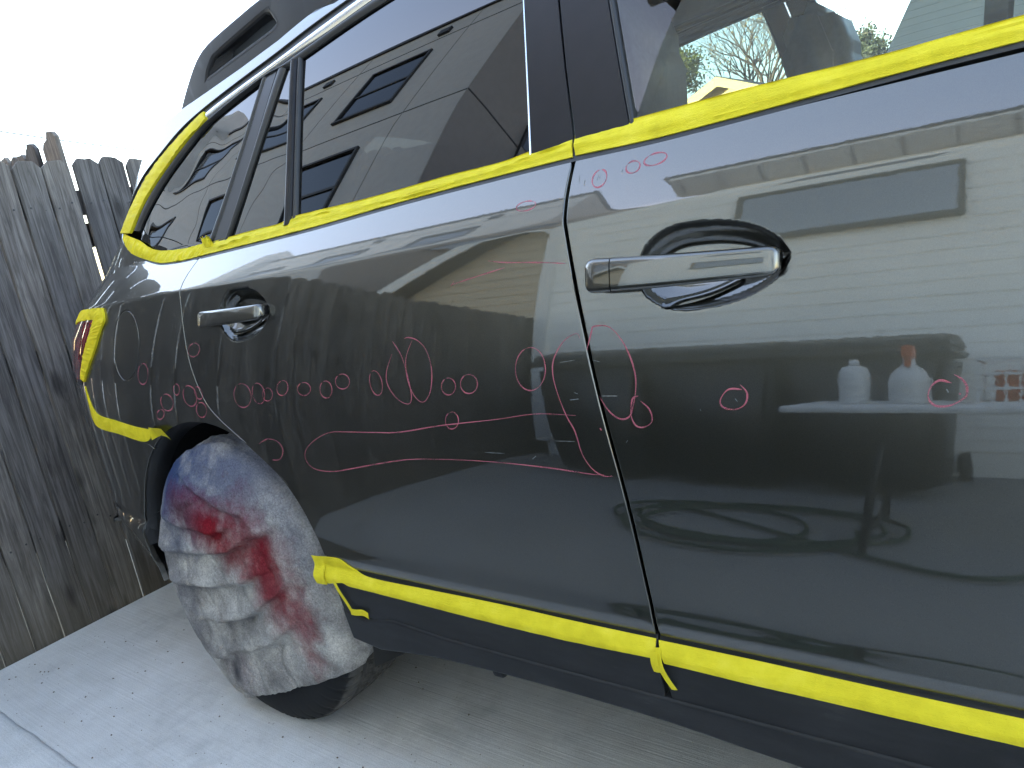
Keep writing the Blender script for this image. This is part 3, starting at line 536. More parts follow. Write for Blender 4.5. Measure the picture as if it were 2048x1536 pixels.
    'markR': [[(0.8771, 1.1206), (0.8802, 1.119), (0.8821, 1.1171), (0.8825, 1.1152), (0.8814, 1.1134), (0.8789, 1.1118), (0.8752, 1.1106), (0.8706, 1.1099), (0.8655, 1.1097), (0.8604, 1.11), (0.8556, 1.1109), (0.8516, 1.1123), (0.8487, 1.114), (0.8473, 1.1159), (0.8474, 1.1178), (0.849, 1.1196), (0.852, 1.1211), (0.8561, 1.1222), (0.861, 1.1227), (0.8662, 1.1227), (0.8712, 1.1221), (0.8757, 1.121)], [(0.8002, 1.0477), (0.8323, 1.0419), (0.8952, 1.0347), (0.9381, 1.0284)], [(0.8319, 1.0347), (0.7832, 1.0283), (0.7264, 1.0204), (0.7241, 1.0191), (0.7298, 1.0247)], [(0.5214, 0.8904), (0.5256, 0.892), (0.5302, 0.8919), (0.5346, 0.8901), (0.5387, 0.8867), (0.542, 0.882), (0.5443, 0.8764), (0.5453, 0.8703), (0.5451, 0.8643), (0.5436, 0.8588), (0.5409, 0.8542), (0.5373, 0.851), (0.533, 0.8494), (0.5285, 0.8495), (0.524, 0.8514), (0.5201, 0.8549), (0.5168, 0.8597), (0.5147, 0.8654), (0.5137, 0.8716), (0.514, 0.8777), (0.5156, 0.8832), (0.5183, 0.8876)], [(0.5774, 0.9191), (0.5738, 0.9137), (0.5685, 0.9057), (0.5631, 0.8969), (0.5594, 0.8892), (0.5577, 0.8829), (0.5571, 0.8772), (0.5577, 0.8717), (0.5595, 0.866), (0.5629, 0.8598), (0.5678, 0.8534), (0.5734, 0.8475), (0.5792, 0.8427), (0.5855, 0.839), (0.5925, 0.8361), (0.5992, 0.8344), (0.6045, 0.8342), (0.6083, 0.8355), (0.6111, 0.8383), (0.6129, 0.8423), (0.614, 0.8477), (0.6141, 0.8549), (0.6132, 0.8636), (0.6117, 0.8731), (0.6099, 0.8822), (0.6078, 0.891), (0.6053, 0.9001), (0.6024, 0.9088), (0.5991, 0.9166), (0.5947, 0.9238), (0.5896, 0.9304), (0.5848, 0.936), (0.5814, 0.9399)], [(0.6282, 0.9393), (0.6246, 0.9342), (0.6194, 0.927), (0.614, 0.9187), (0.6103, 0.9104), (0.6084, 0.9021), (0.6077, 0.8934), (0.608, 0.8846), (0.609, 0.8763), (0.6109, 0.8683), (0.6138, 0.8605), (0.6173, 0.8534), (0.6211, 0.8477), (0.6255, 0.8432), (0.6304, 0.8396), (0.6355, 0.8376), (0.6405, 0.8376), (0.6456, 0.8399), (0.6508, 0.8443), (0.6557, 0.85), (0.6596, 0.8566), (0.6627, 0.8645), (0.6651, 0.8738), (0.6666, 0.8834), (0.667, 0.8923), (0.6662, 0.9005), (0.6643, 0.9086), (0.6616, 0.916), (0.6584, 0.9225), (0.6548, 0.9277), (0.6504, 0.932), (0.6457, 0.9356), (0.6409, 0.9386), (0.6358, 0.941), (0.6303, 0.9427), (0.625, 0.9438), (0.6206, 0.9446), (0.6172, 0.9447), (0.6145, 0.9444), (0.6124, 0.9438), (0.6109, 0.9434)], [(0.6974, 0.8756), (0.7018, 0.8762), (0.706, 0.8757), (0.7098, 0.8742), (0.7128, 0.8717), (0.7149, 0.8685), (0.7157, 0.8648), (0.7153, 0.861), (0.7137, 0.8572), (0.711, 0.8539), (0.7074, 0.8513), (0.7033, 0.8496), (0.6989, 0.849), (0.6946, 0.8495), (0.6908, 0.8511), (0.6878, 0.8536), (0.6858, 0.8569), (0.6851, 0.8607), (0.6856, 0.8646), (0.6873, 0.8684), (0.6901, 0.8716), (0.6938, 0.8742)], [(0.7407, 0.8801), (0.7458, 0.8808), (0.7509, 0.8802), (0.7553, 0.8784), (0.7589, 0.8756), (0.7612, 0.8719), (0.762, 0.8677), (0.7614, 0.8634), (0.7593, 0.8593), (0.7559, 0.8558), (0.7516, 0.8531), (0.7466, 0.8515), (0.7414, 0.8512), (0.7364, 0.8521), (0.7321, 0.8543), (0.7289, 0.8575), (0.7271, 0.8614), (0.7267, 0.8657), (0.7279, 0.8701), (0.7305, 0.8741), (0.7343, 0.8774), (0.7389, 0.8796)], [(0.8602, 0.9158), (0.8683, 0.9171), (0.876, 0.9157), (0.8829, 0.9117), (0.8882, 0.9056), (0.8916, 0.8978), (0.8928, 0.889), (0.8916, 0.8799), (0.8882, 0.8714), (0.8828, 0.864), (0.8759, 0.8585), (0.868, 0.8553), (0.8599, 0.8549), (0.8523, 0.8572), (0.8459, 0.8621), (0.8412, 0.8691), (0.8387, 0.8777), (0.8385, 0.887), (0.8408, 0.8962), (0.8452, 0.9044), (0.8515, 0.911), (0.8589, 0.9153)], [(0.9545, 0.9254), (0.9538, 0.9271), (0.9529, 0.9296), (0.9513, 0.9318), (0.9486, 0.9326), (0.9443, 0.9316), (0.9386, 0.9296), (0.9326, 0.9265), (0.927, 0.9227), (0.9219, 0.918), (0.9168, 0.9122), (0.9123, 0.9059), (0.9088, 0.8997), (0.9065, 0.8939), (0.9051, 0.8881), (0.9046, 0.8822), (0.9046, 0.8758), (0.9054, 0.8688), (0.9068, 0.8614), (0.9088, 0.8538), (0.9109, 0.8464), (0.9131, 0.839), (0.9156, 0.8315), (0.9183, 0.8243), (0.9211, 0.8176), (0.9239, 0.8118), (0.927, 0.8067), (0.9299, 0.8015), (0.9325, 0.7954), (0.9345, 0.7879), (0.9361, 0.7795), (0.9377, 0.771), (0.9398, 0.7635), (0.9426, 0.7572), (0.9458, 0.7514), (0.9493, 0.7464), (0.9531, 0.7421), (0.9574, 0.7385), (0.9621, 0.7357), (0.9669, 0.7336), (0.9712, 0.7322), (0.9752, 0.7316), (0.9791, 0.732), (0.9825, 0.7326), (0.9848, 0.733)], [(0.697, 0.8207), (0.7012, 0.8214), (0.7051, 0.8211), (0.7086, 0.8196), (0.7113, 0.8172), (0.7131, 0.8139), (0.7137, 0.8102), (0.7131, 0.8062), (0.7115, 0.8024), (0.7088, 0.7989), (0.7053, 0.7961), (0.7013, 0.7943), (0.6972, 0.7935), (0.6932, 0.7939), (0.6898, 0.7954), (0.6871, 0.7979), (0.6854, 0.8012), (0.6849, 0.8051), (0.6855, 0.8091), (0.6873, 0.813), (0.6901, 0.8164), (0.6936, 0.8191)], [(0.9371, 0.8185), (0.9252, 0.819), (0.9077, 0.8198), (0.8876, 0.8203), (0.8679, 0.82), (0.8499, 0.8185), (0.8317, 0.8161), (0.8121, 0.8134), (0.7901, 0.8106), (0.7639, 0.8079), (0.7342, 0.805), (0.7036, 0.8019), (0.6746, 0.7988), (0.6481, 0.7953), (0.6226, 0.7915), (0.5986, 0.788), (0.5766, 0.7852), (0.5577, 0.7837), (0.5417, 0.783), (0.5267, 0.7828), (0.5108, 0.7825), (0.4934, 0.7821), (0.4755, 0.7819), (0.4578, 0.7817), (0.4409, 0.7814), (0.4252, 0.7812), (0.4103, 0.781), (0.396, 0.7804), (0.3821, 0.7787), (0.3686, 0.7758), (0.3555, 0.7718), (0.3431, 0.7671), (0.3317, 0.7623), (0.3211, 0.7573), (0.3114, 0.7518), (0.3029, 0.7461), (0.2964, 0.7406), (0.292, 0.7352), (0.2893, 0.7299), (0.2885, 0.7247), (0.2896, 0.7197), (0.2926, 0.7147), (0.2974, 0.7098), (0.3041, 0.7056), (0.3129, 0.7025), (0.3242, 0.7007), (0.3379, 0.7), (0.3524, 0.7001), (0.3666, 0.7008), (0.3792, 0.7021), (0.3914, 0.7039), (0.4047, 0.7064), (0.4208, 0.7093), (0.4407, 0.7128), (0.4631, 0.717), (0.4862, 0.7212), (0.5081, 0.725), (0.528, 0.7284), (0.5471, 0.7315), (0.5666, 0.7343), (0.5875, 0.7367), (0.6098, 0.7385), (0.6331, 0.7398), (0.6571, 0.7408), (0.6819, 0.7416), (0.7079, 0.7421), (0.7348, 0.7424), (0.7615, 0.7424), (0.7871, 0.7421), (0.8119, 0.7416), (0.8363, 0.7407), (0.8595, 0.7397), (0.8807, 0.7387), (0.9004, 0.7374), (0.9191, 0.7359), (0.9355, 0.7345), (0.9486, 0.7337), (0.9578, 0.7335), (0.9641, 0.7337), (0.9684, 0.7341), (0.9715, 0.7344)], [(0.0933, 0.8726), (0.1024, 0.8747), (0.1118, 0.8748), (0.1206, 0.8728), (0.1281, 0.869), (0.1338, 0.8637), (0.1372, 0.8572), (0.138, 0.8502), (0.1361, 0.8431), (0.1316, 0.8365), (0.1251, 0.831), (0.1168, 0.827), (0.1076, 0.8248), (0.0982, 0.8247), (0.0894, 0.8267), (0.0819, 0.8306), (0.0763, 0.8361), (0.0731, 0.8428), (0.0726, 0.8501), (0.0747, 0.8573), (0.0794, 0.8639), (0.0861, 0.8693)], [(0.1563, 0.8732), (0.1623, 0.875), (0.1686, 0.875), (0.1747, 0.8734), (0.1801, 0.8701), (0.1843, 0.8656), (0.1871, 0.8601), (0.1881, 0.8541), (0.1873, 0.8481), (0.1847, 0.8425), (0.1806, 0.8379), (0.1753, 0.8345), (0.1693, 0.8327), (0.163, 0.8327), (0.1569, 0.8344), (0.1516, 0.8378), (0.1474, 0.8424), (0.1448, 0.8481), (0.1439, 0.8542), (0.1449, 0.8603), (0.1475, 0.8658), (0.1517, 0.8704)], [(0.1951, 0.8643), (0.2002, 0.865), (0.2051, 0.8646), (0.2094, 0.8631), (0.2128, 0.8607), (0.2149, 0.8576), (0.2156, 0.8541), (0.2149, 0.8503), (0.2128, 0.8466), (0.2094, 0.8434), (0.2051, 0.8408), (0.2002, 0.8392), (0.1951, 0.8385), (0.1901, 0.839), (0.1858, 0.8405), (0.1825, 0.8429), (0.1805, 0.8461), (0.1798, 0.8497), (0.1807, 0.8536), (0.1829, 0.8572), (0.1864, 0.8604), (0.1908, 0.8629)], [(0.2537, 0.879), (0.2591, 0.8792), (0.2639, 0.8781), (0.2678, 0.876), (0.2704, 0.873), (0.2715, 0.8692), (0.2711, 0.8651), (0.2692, 0.8609), (0.2658, 0.8571), (0.2613, 0.8538), (0.2561, 0.8514), (0.2506, 0.85), (0.2452, 0.8499), (0.2404, 0.8509), (0.2365, 0.8531), (0.234, 0.8563), (0.233, 0.8601), (0.2336, 0.8643), (0.2357, 0.8685), (0.2392, 0.8724), (0.2437, 0.8756), (0.2489, 0.8779)], [(0.3177, 0.8739), (0.3236, 0.8745), (0.3294, 0.8741), (0.3345, 0.8727), (0.3386, 0.8704), (0.3413, 0.8674), (0.3424, 0.8641), (0.3419, 0.8605), (0.3397, 0.8571), (0.3361, 0.854), (0.3313, 0.8517), (0.3257, 0.8501), (0.3198, 0.8495), (0.314, 0.85), (0.3089, 0.8514), (0.3048, 0.8537), (0.3022, 0.8568), (0.3011, 0.8602), (0.3018, 0.8638), (0.3041, 0.8673), (0.3079, 0.8703), (0.3129, 0.8726)], [(0.384, 0.8753), (0.3891, 0.8763), (0.3942, 0.876), (0.3988, 0.8745), (0.4026, 0.8719), (0.4053, 0.8683), (0.4067, 0.8641), (0.4066, 0.8597), (0.4051, 0.8552), (0.4022, 0.8512), (0.3983, 0.848), (0.3936, 0.8458), (0.3885, 0.8447), (0.3834, 0.845), (0.3788, 0.8466), (0.375, 0.8493), (0.3723, 0.8529), (0.3711, 0.8572), (0.3713, 0.8618), (0.3729, 0.8662), (0.3759, 0.8702), (0.3799, 0.8734)], [(0.4318, 0.8869), (0.4374, 0.8881), (0.443, 0.8882), (0.4484, 0.8872), (0.453, 0.8852), (0.4566, 0.8824), (0.4587, 0.8789), (0.4592, 0.8751), (0.4582, 0.8713), (0.4556, 0.8678), (0.4517, 0.8647), (0.4468, 0.8625), (0.4412, 0.8613), (0.4355, 0.8612), (0.4301, 0.8622), (0.4255, 0.8642), (0.422, 0.8672), (0.42, 0.8707), (0.4195, 0.8746), (0.4207, 0.8785), (0.4234, 0.882), (0.4275, 0.885)], [(-0.0648, 0.9669), (-0.058, 0.9662), (-0.0522, 0.9643), (-0.0479, 0.9615), (-0.0454, 0.9578), (-0.045, 0.9538), (-0.0467, 0.9495), (-0.0503, 0.9455), (-0.0555, 0.9419), (-0.062, 0.9392), (-0.0692, 0.9375), (-0.0766, 0.937), (-0.0834, 0.9377), (-0.0892, 0.9396), (-0.0935, 0.9425), (-0.0959, 0.9463), (-0.0961, 0.9504), (-0.0943, 0.9548), (-0.0904, 0.9588), (-0.085, 0.9623), (-0.0784, 0.9649), (-0.0711, 0.9665)], [(0.1359, 0.7463), (0.1423, 0.7489), (0.1515, 0.7527), (0.1617, 0.7563), (0.1712, 0.7585), (0.1803, 0.7589), (0.1897, 0.7583), (0.1983, 0.7568), (0.2053, 0.7545), (0.2108, 0.7511), (0.2151, 0.7467), (0.2178, 0.7419), (0.2185, 0.737), (0.2165, 0.7318), (0.2124, 0.7261), (0.2069, 0.7209), (0.2011, 0.7169), (0.1942, 0.7147), (0.1861, 0.7138), (0.1784, 0.7135), (0.1731, 0.7132)]],
    'markQ': [[(-0.3335, 0.9276), (-0.3256, 0.9288), (-0.3182, 0.9278), (-0.3118, 0.9249), (-0.3071, 0.9202), (-0.3044, 0.9141), (-0.3039, 0.9072), (-0.3056, 0.8999), (-0.3095, 0.8928), (-0.3152, 0.8866), (-0.3223, 0.8816), (-0.3302, 0.8784), (-0.3382, 0.8773), (-0.3456, 0.8782), (-0.3519, 0.8813), (-0.3565, 0.8861), (-0.359, 0.8924), (-0.3593, 0.8995), (-0.3573, 0.907), (-0.3532, 0.9141), (-0.3473, 0.9202), (-0.3402, 0.925)], [(-0.2423, 0.8506), (-0.234, 0.8527), (-0.2253, 0.8532), (-0.2169, 0.852), (-0.2094, 0.8493), (-0.2035, 0.8453), (-0.1997, 0.8404), (-0.1981, 0.8348), (-0.1991, 0.8291), (-0.2025, 0.8236), (-0.2081, 0.819), (-0.2153, 0.8154), (-0.2236, 0.8133), (-0.2324, 0.8128), (-0.2408, 0.8139), (-0.2483, 0.8167), (-0.2541, 0.8208), (-0.2578, 0.8259), (-0.2592, 0.8317), (-0.258, 0.8375), (-0.2544, 0.843), (-0.2486, 0.8476)], [(-0.1756, 0.8761), (-0.1714, 0.8769), (-0.1674, 0.8767), (-0.1637, 0.8754), (-0.1607, 0.8732), (-0.1587, 0.8703), (-0.1578, 0.8669), (-0.1581, 0.8632), (-0.1595, 0.8596), (-0.162, 0.8564), (-0.1653, 0.8538), (-0.1692, 0.852), (-0.1734, 0.8512), (-0.1775, 0.8515), (-0.1811, 0.8528), (-0.184, 0.8551), (-0.1859, 0.8581), (-0.1868, 0.8615), (-0.1864, 0.8652), (-0.1849, 0.8688), (-0.1823, 0.872), (-0.179, 0.8746)], [(-0.1287, 0.8698), (-0.1206, 0.8721), (-0.112, 0.8724), (-0.1035, 0.8708), (-0.0959, 0.8675), (-0.0898, 0.8627), (-0.0856, 0.8567), (-0.0838, 0.8501), (-0.0844, 0.8434), (-0.0875, 0.8371), (-0.0927, 0.8318), (-0.0997, 0.8278), (-0.1079, 0.8255), (-0.1165, 0.8251), (-0.125, 0.8267), (-0.1326, 0.8301), (-0.1386, 0.8351), (-0.1426, 0.8412), (-0.1443, 0.848), (-0.1434, 0.8548), (-0.1402, 0.8611), (-0.1348, 0.8664)], [(-0.0841, 0.868), (-0.0801, 0.8694), (-0.0756, 0.8698), (-0.0709, 0.869), (-0.0664, 0.8671), (-0.0625, 0.8642), (-0.0595, 0.8607), (-0.0577, 0.8568), (-0.0572, 0.8528), (-0.058, 0.849), (-0.0601, 0.8458), (-0.0633, 0.8433), (-0.0673, 0.8419), (-0.0719, 0.8416), (-0.0766, 0.8424), (-0.081, 0.8444), (-0.0848, 0.8472), (-0.0878, 0.8508), (-0.0895, 0.8548), (-0.09, 0.8589), (-0.0891, 0.8627), (-0.0869, 0.8659)], [(-0.0797, 0.8322), (-0.0734, 0.8337), (-0.067, 0.8338), (-0.061, 0.8325), (-0.056, 0.83), (-0.0523, 0.8264), (-0.0502, 0.822), (-0.0499, 0.8173), (-0.0514, 0.8124), (-0.0547, 0.8079), (-0.0594, 0.8042), (-0.0651, 0.8014), (-0.0715, 0.7999), (-0.0779, 0.7998), (-0.0838, 0.8011), (-0.0888, 0.8037), (-0.0924, 0.8074), (-0.0944, 0.8119), (-0.0945, 0.8168), (-0.0928, 0.8217), (-0.0894, 0.8262), (-0.0847, 0.8299)], [(-0.2668, 0.8152), (-0.2615, 0.8153), (-0.2572, 0.8144), (-0.254, 0.8125), (-0.2523, 0.8099), (-0.2522, 0.8068), (-0.2538, 0.8033), (-0.2569, 0.7998), (-0.2612, 0.7966), (-0.2664, 0.7939), (-0.2722, 0.7919), (-0.2779, 0.7908), (-0.2832, 0.7908), (-0.2876, 0.7917), (-0.2906, 0.7936), (-0.2922, 0.7963), (-0.2921, 0.7996), (-0.2903, 0.8031), (-0.2871, 0.8066), (-0.2827, 0.8098), (-0.2774, 0.8125), (-0.2717, 0.8144)]],
    'scrF': [[(0.9815, 0.846), (1.0063, 0.8458)], [(0.972, 0.8954), (0.9836, 0.8923)], [(1.1674, 0.8418), (1.1702, 0.8381)], [(1.3893, 0.8504), (1.391, 0.8467)], [(1.0122, 0.7814), (1.0158, 0.7857)], [(0.9515, 1.1434), (0.9524, 1.1327)], [(0.9616, 1.135), (0.9618, 1.1271)], [(0.9831, 1.1389), (0.9819, 1.1301)], [(0.9854, 1.136), (0.9854, 1.1321)], [(1.0201, 1.1392), (1.0189, 1.1344)], [(1.1218, 0.8287), (1.1229, 0.8262)]],
    'scrR': [[(0.9297, 0.8406), (0.9448, 0.842)], [(0.8962, 0.7804), (0.9305, 0.7808)], [(0.9184, 0.8938), (0.9438, 0.8964)], [(0.851, 0.751), (0.8583, 0.756)], [(0.9376, 0.8512), (0.944, 0.849)], [(0.7597, 0.7571), (0.7998, 0.7573)]],
    'scrQ': [],
}


# ------------------------------------------------------------------ the setting: ground, slabs
g = B().quad((-400, -400, -.09), (400, -400, -.09), (400, 400, -.09), (-400, 400, -.09)).obj('ground', 'dirt'); tag(g, kind='structure')
SLAB_Y = -.326
bm_ = B().box(-1.288, 7, SLAB_Y+.006, 3.4, -.12, 0, .006); tag(bm_.obj('driveway', 'concrete'), kind='structure')
# the neighbouring slab: a hand-trowelled edge standing a little proud, uneven along its length
xs = np.linspace(-1.287, 7, 420); V = []; F = []
def edge_n(x, k): return noise.noise(Vector((x*9, k*7.3, 0)))*.004+noise.noise(Vector((x*38, k*3.1, 4)))*.0018
prof_e = [(-1.0, .007), (-.8, .0075), (SLAB_Y-.03, .0075), (SLAB_Y-.014, .0085), (SLAB_Y-.002, .006), (SLAB_Y+.008, .001), (SLAB_Y+.009, -.08)]
for x in xs:
    for k, (y, z) in enumerate(prof_e): V.append((x, y+(edge_n(x, 1) if 2 <= k <= 5 else 0), z+(edge_n(x, 2)*.35 if 2 <= k <= 4 else 0)))
for i in range(len(xs)-1):
    for k in range(len(prof_e)-1): a = i*len(prof_e)+k; F.append((a, a+len(prof_e), a+len(prof_e)+1, a+1))
tag(link('pavement', mesh('pavement', V, F), 'concrete2'), kind='structure')

tag(B().box(-1.287, 7, -2.95, -1.006, -.1, .006, .004).obj('yard', 'concrete3'), kind='structure')  # darker slab added behind the viewer so the lower doors reflect less light
# windblown grit on the slab
rg_ = random.Random(9); V = []; F = []
for k in range(420):
    x = rg_.uniform(-1.25, 1.6); y = rg_.uniform(-.30, 1.1) if k % 3 else rg_.uniform(-.32, .1); r_ = rg_.choice((.0012, .0016, .002, .0035)); a = rg_.uniform(0, 3); i0 = len(V)
    for q in ((1, 0, 0), (0, .8, 0), (-1.1, .1, 0), (0, -.7, 0), (0, 0, .9), (0, 0, -.2)): V.append((x+r_*(q[0]*math.cos(a)-q[1]*math.sin(a)), y+r_*(q[0]*math.sin(a)+q[1]*math.cos(a)), .0006+r_*q[2]))
    for i in range(4): F += [(i0+i, i0+(i+1) % 4, i0+4), (i0+(i+1) % 4, i0+i, i0+5)]
tag(link('grit', mesh('grit', V, F, False), 'bark'), 'dark specks of grit scattered over the pale concrete driveway', 'grit', kind='stuff')

# ------------------------------------------------------------------ fence
fence = thing('wooden_fence', 'weathered grey dog-eared picket fence standing behind the car', 'fence', (-1.30, 0, -.04))
def board_me(k, h=1.640, wd=.088, th=.017, ear=.024):
    rnd = random.Random(k); nz = 14; b = B()
    prof_b = []
    ys = (-wd/2, wd/2)
    # outline with dog ears and slightly wandering edges
    Lh = [(-wd/2+rnd.uniform(-.0012, .0012), z) for z in np.linspace(0, h-ear, nz)]; Rh = [(wd/2+rnd.uniform(-.0012, .0012), z) for z in np.linspace(0, h-ear, nz)]
    Lh[0] = (Lh[0][0], rnd.uniform(0, .012)); Rh[0] = (Rh[0][0], rnd.uniform(0, .012))
    top = [(-wd/2+ear*.85+rnd.uniform(-.004, .004), h+rnd.uniform(-.006, .004)), (rnd.uniform(-.006, .006), h+rnd.uniform(-.007, .002)), (wd/2-ear*.85+rnd.uniform(-.004, .004), h+rnd.uniform(-.006, .004))]
    fr = []; bk = []
    loop = Lh+top+Rh[::-1]
    for y, z in loop:
        fr.append(b.bm.verts.new((th/2, y, z))); bk.append(b.bm.verts.new((-th/2, y, z)))
    b.bm.faces.new(fr); b.bm.faces.new(bk[::-1]); n = len(loop)
    for i in range(n): b.bm.faces.new((fr[i], bk[i], bk[(i+1) % n], fr[(i+1) % n]))
    bmesh.ops.recalc_face_normals(b.bm, faces=b.bm.faces[:])
    bmesh.ops.bevel(b.bm, geom=[e for e in b.bm.edges if abs(e.calc_face_angle(0)) > .8], offset=.0018, segments=1, affect='EDGES')
    return b.me('board')
boards = [board_me(k) for k in range(9)]
for bme in boards: bme.materials.append(M['wood'])
ND = B().lathe([(.0005, 0), (.0035, 0), (.0036, .0012), (.001, .0018)], 8, Matrix.Rotation(R(90), 4, 'Y')).me('nail'); ND.materials.append(M['steel'])
y = -3.55; i = 0; rnd = random.Random(5)
BY = []
while y < 3.0:
    o = link('board', boards[i % 9], None, fence)
    gap = rnd.choice((.005, .006, .0075, .009, .006))
    dy = rnd.uniform(-.4, .4)
    o.location = (rnd.uniform(-.006, .003), y, rnd.uniform(-.008, .008)); o.rotation_euler = (R(rnd.uniform(-.18, .18)), 0, R(rnd.uniform(-2.2, 2.2)))
    BY.append(y)
    if -.25 < y < .95:
        for zz in (.39, 1.48):
            for dy in (-.022, .021):
                nl = link('nail', ND, None, fence); nl.location = (.0085, y+dy+rnd.uniform(-.004, .004), zz+rnd.uniform(-.012, .012))
    y += .0875+gap
    if y-.096 < .44 <= y: y += .014
    i += 1
for zz in (.35, .93, 1.45):
    b = B().box(-.055, -.012, -3.6, 3.0, zz, zz+.085, .003); b.obj('rail', 'wood', fence)
for yy in (-3.4, -1.2, .95, 2.9):
    B().box(-.15, -.057, yy-.045, yy+.045, -.05, 1.55, .004).obj('post', 'wood', fence)
# the neighbour's fence running away behind it
f2 = thing('wooden_fence', 'taller dark picket fence running away behind the grey fence', 'fence', (-1.36, .472, 0))
for k in range(20):
    o = link('board', boards[(k*4) % 9], None, f2); o.scale = (1, .85, 1); o.location = (-.042-k*.079, rnd.uniform(-.003, .003), .068+rnd.uniform(-.008, .010)); o.rotation_euler = (0, R(rnd.uniform(-.6, .6)), R(-90))
B().box(-1.7, -.02, .012, .05, 1.3, 1.385, .003).obj('rail', 'wood', f2)
B().box(-1.7, -.02, .012, .05, .3, .385, .003).obj('rail', 'wood', f2)
B().box(-1.8, -1.7, -.03, .06, -.09, 1.65, .003).obj('post', 'wood', f2)
# wire overhead
ws = [(-12, yy, 3.158+.0094*(yy-14)**2) for yy in np.linspace(-4.25, 30, 60)]
tag(B().tube(ws, .011, 6).obj('overhead_wire', 'wire', None, True), 'thin dark overhead wire crossing the sky above the fence', 'wire')
pole = thing('utility_pole', 'wooden utility pole carrying the overhead wire', 'pole', (-12, 30.1, -.09))
B().tube([(0, 0, 0), (0, 0, 3), (0, 0, 6.6)], [.14, .125, .10], 12).obj('shaft', 'bark', pole, True)
B().box(-.9, .9, -.2, -.1, 5.9, 6.02).obj('crossarm', 'bark', pole)

# ------------------------------------------------------------------ the car
car = thing('car', 'dark green-grey wagon with taped seams and pink pencil circles on its doors', 'car', (0, 0, 0))
AX = -.10; AZ = .362                                    # rear axle
def ext(p, pts): return list(p)+list(pts)
def shift(p, dx, dz): return [(x+dx, z+dz) for x, z in p]
GT = D['glass_top']; CI = D['chrome_in'][1:]; CO = D['chrome_out'][1:]; RG = D['roofgap'][1:]
fwd = [(2.25, 1.33), (2.0, 1.475), (1.7, 1.555), (1.35, 1.585), (.95, 1.580), (.7, 1.563)]     # the roof line towards the nose
def fore(dz): return [(x+dz*.5*(x > 1.5), z+dz) for x, z in fwd]
GT = [(x, z) for x, z in fore(0)]+[(.55, 1.549)]+GT[1:]
CI = fore(.020)+[(.5, 1.566)]+CI
CO = fore(.042)+[(.5, 1.590)]+CO
RG = fore(.055)+[(.5, 1.606)]+RG
GT, CI, CO, RG = [spline(p, 150) for p in (GT, CI, CO, RG)]
BELT = 1.166
gapB = smooth(D['gapB'], 3)
def gx(z): 
    g_ = gapB[np.argsort(gapB[:, 1])]; return np.interp(z, g_[:, 1], g_[:, 0])
GAP = .0046
zs = np.linspace(.4995, BELT, 40)
front_edge = np.stack([gx(zs)+GAP, zs], -1); rear_edge = np.stack([gx(zs)-GAP, zs], -1)
fd = panel('front_door', np.vstack([front_edge[::-1], [(2.1, .4995), (2.08, .8), (2.06, BELT)]]), 'paint', car, f=surf_door, sp=.016,
           dense=[(1.03, 1.26, .935, 1.068, .003), (.92, 2.1, 1.0705, 1.099, .0045)], left=True)
rdr = smooth(D['rdoor_rear'], 3); rdr = rdr[(rdr[:, 1] < BELT)]
rd_out = np.vstack([rear_edge, [(.6, BELT), (.3, BELT-.004), (rdr[0, 0]+.06, BELT-.01)], rdr, ])
rd = panel('rear_door', rd_out, 'paint', car, f=surf_door, sp=.016, r=.0024, dense=[(.035, .25, .95, 1.068, .0032), (-.14, .95, 1.0705, 1.099, .0045)], left=True)
# quarter panel: door edge, arch, bumper seam, lamp, rear pillar, round the quarter window
ARX, ARZ, ACX, ACZ = .432, .418, -.105, .372
def arch(a, k=1.): return (ACX+ARX*k*math.cos(R(a)), ACZ+ARZ*k*math.sin(R(a)))
def _rear(z, dq): return float(X0-2*(X0-_xr(z))*dq)     # w of a point near the rear corner
q_door = rdr+np.array([-.0048, -.0012]); q_door = q_door[(q_door[:, 1] > .50)]
arch_pts = [arch(a) for a in range(22, 124, 3)]
bump_seam = [(-.45, .752), (-.56, .772), (-.68, .783), (-.735, .80), (-.76, .84), (-.77, .872)]
lamp_pts = [(-.765, .885), (-.70, .915), (-.632, .963), (-.572, 1.022), (-.545, 1.047), (-.562, 1.073), (-.67, 1.078), (-.82, 1.071)]
qx = XZ(np.vstack([q_door, arch_pts]))
qs = XZ(smooth([arch(124)]+bump_seam, 4)); ql = XZ(lamp_pts)
up_rear = np.array([(_rear(z, k), z) for z, k in ((1.071, .80), (1.10, .86), (1.16, .88), (1.26, .88), (1.36, .88), (1.43, .86), (1.465, .70))])
# upper edge of the body side: where the roof begins
TE = np.array([(-.47, 1.482), (-.42, 1.497), (-.35, 1.511), (-.25, 1.524), (-.15, 1.535), (-.01, 1.552), (.13, 1.574), (.245, 1.604)])
k_ = RG[(RG[:, 0] < 2.2) & (RG[:, 0] > .30)]; k_ = k_[np.argsort(k_[:, 0])]
TE = np.vstack([TE, k_+[0, .014]])
rg = XZ(RG[(RG[:, 0] < .40)]); rg = rg[rg[:, 1] > 1.20]
te_q = XZ(TE[TE[:, 0] < .40])
win_lo = XZ(D['qtape_lo'])
q_out = np.vstack([qx, qs, ql, up_rear, te_q, [(rg[0, 0]+.0, rg[0, 1]+.008)], rg, win_lo[1:-1], [(q_door[0, 0], q_door[0, 1])]])
fuel_l = XZ(D['fuel'])
qp = panel('quarter_panel', q_out, 'paint', car, holes=[fuel_l], sp=.013, dense=[(-1.2, -.11, 1.0705, 1.099, .0055)], left=True)
fc = fuel_l.mean(0)
fuel_d = panel('fuel_door', fc+(fuel_l-fc)*.955, 'paint', qp, sp=.012, r=.001)
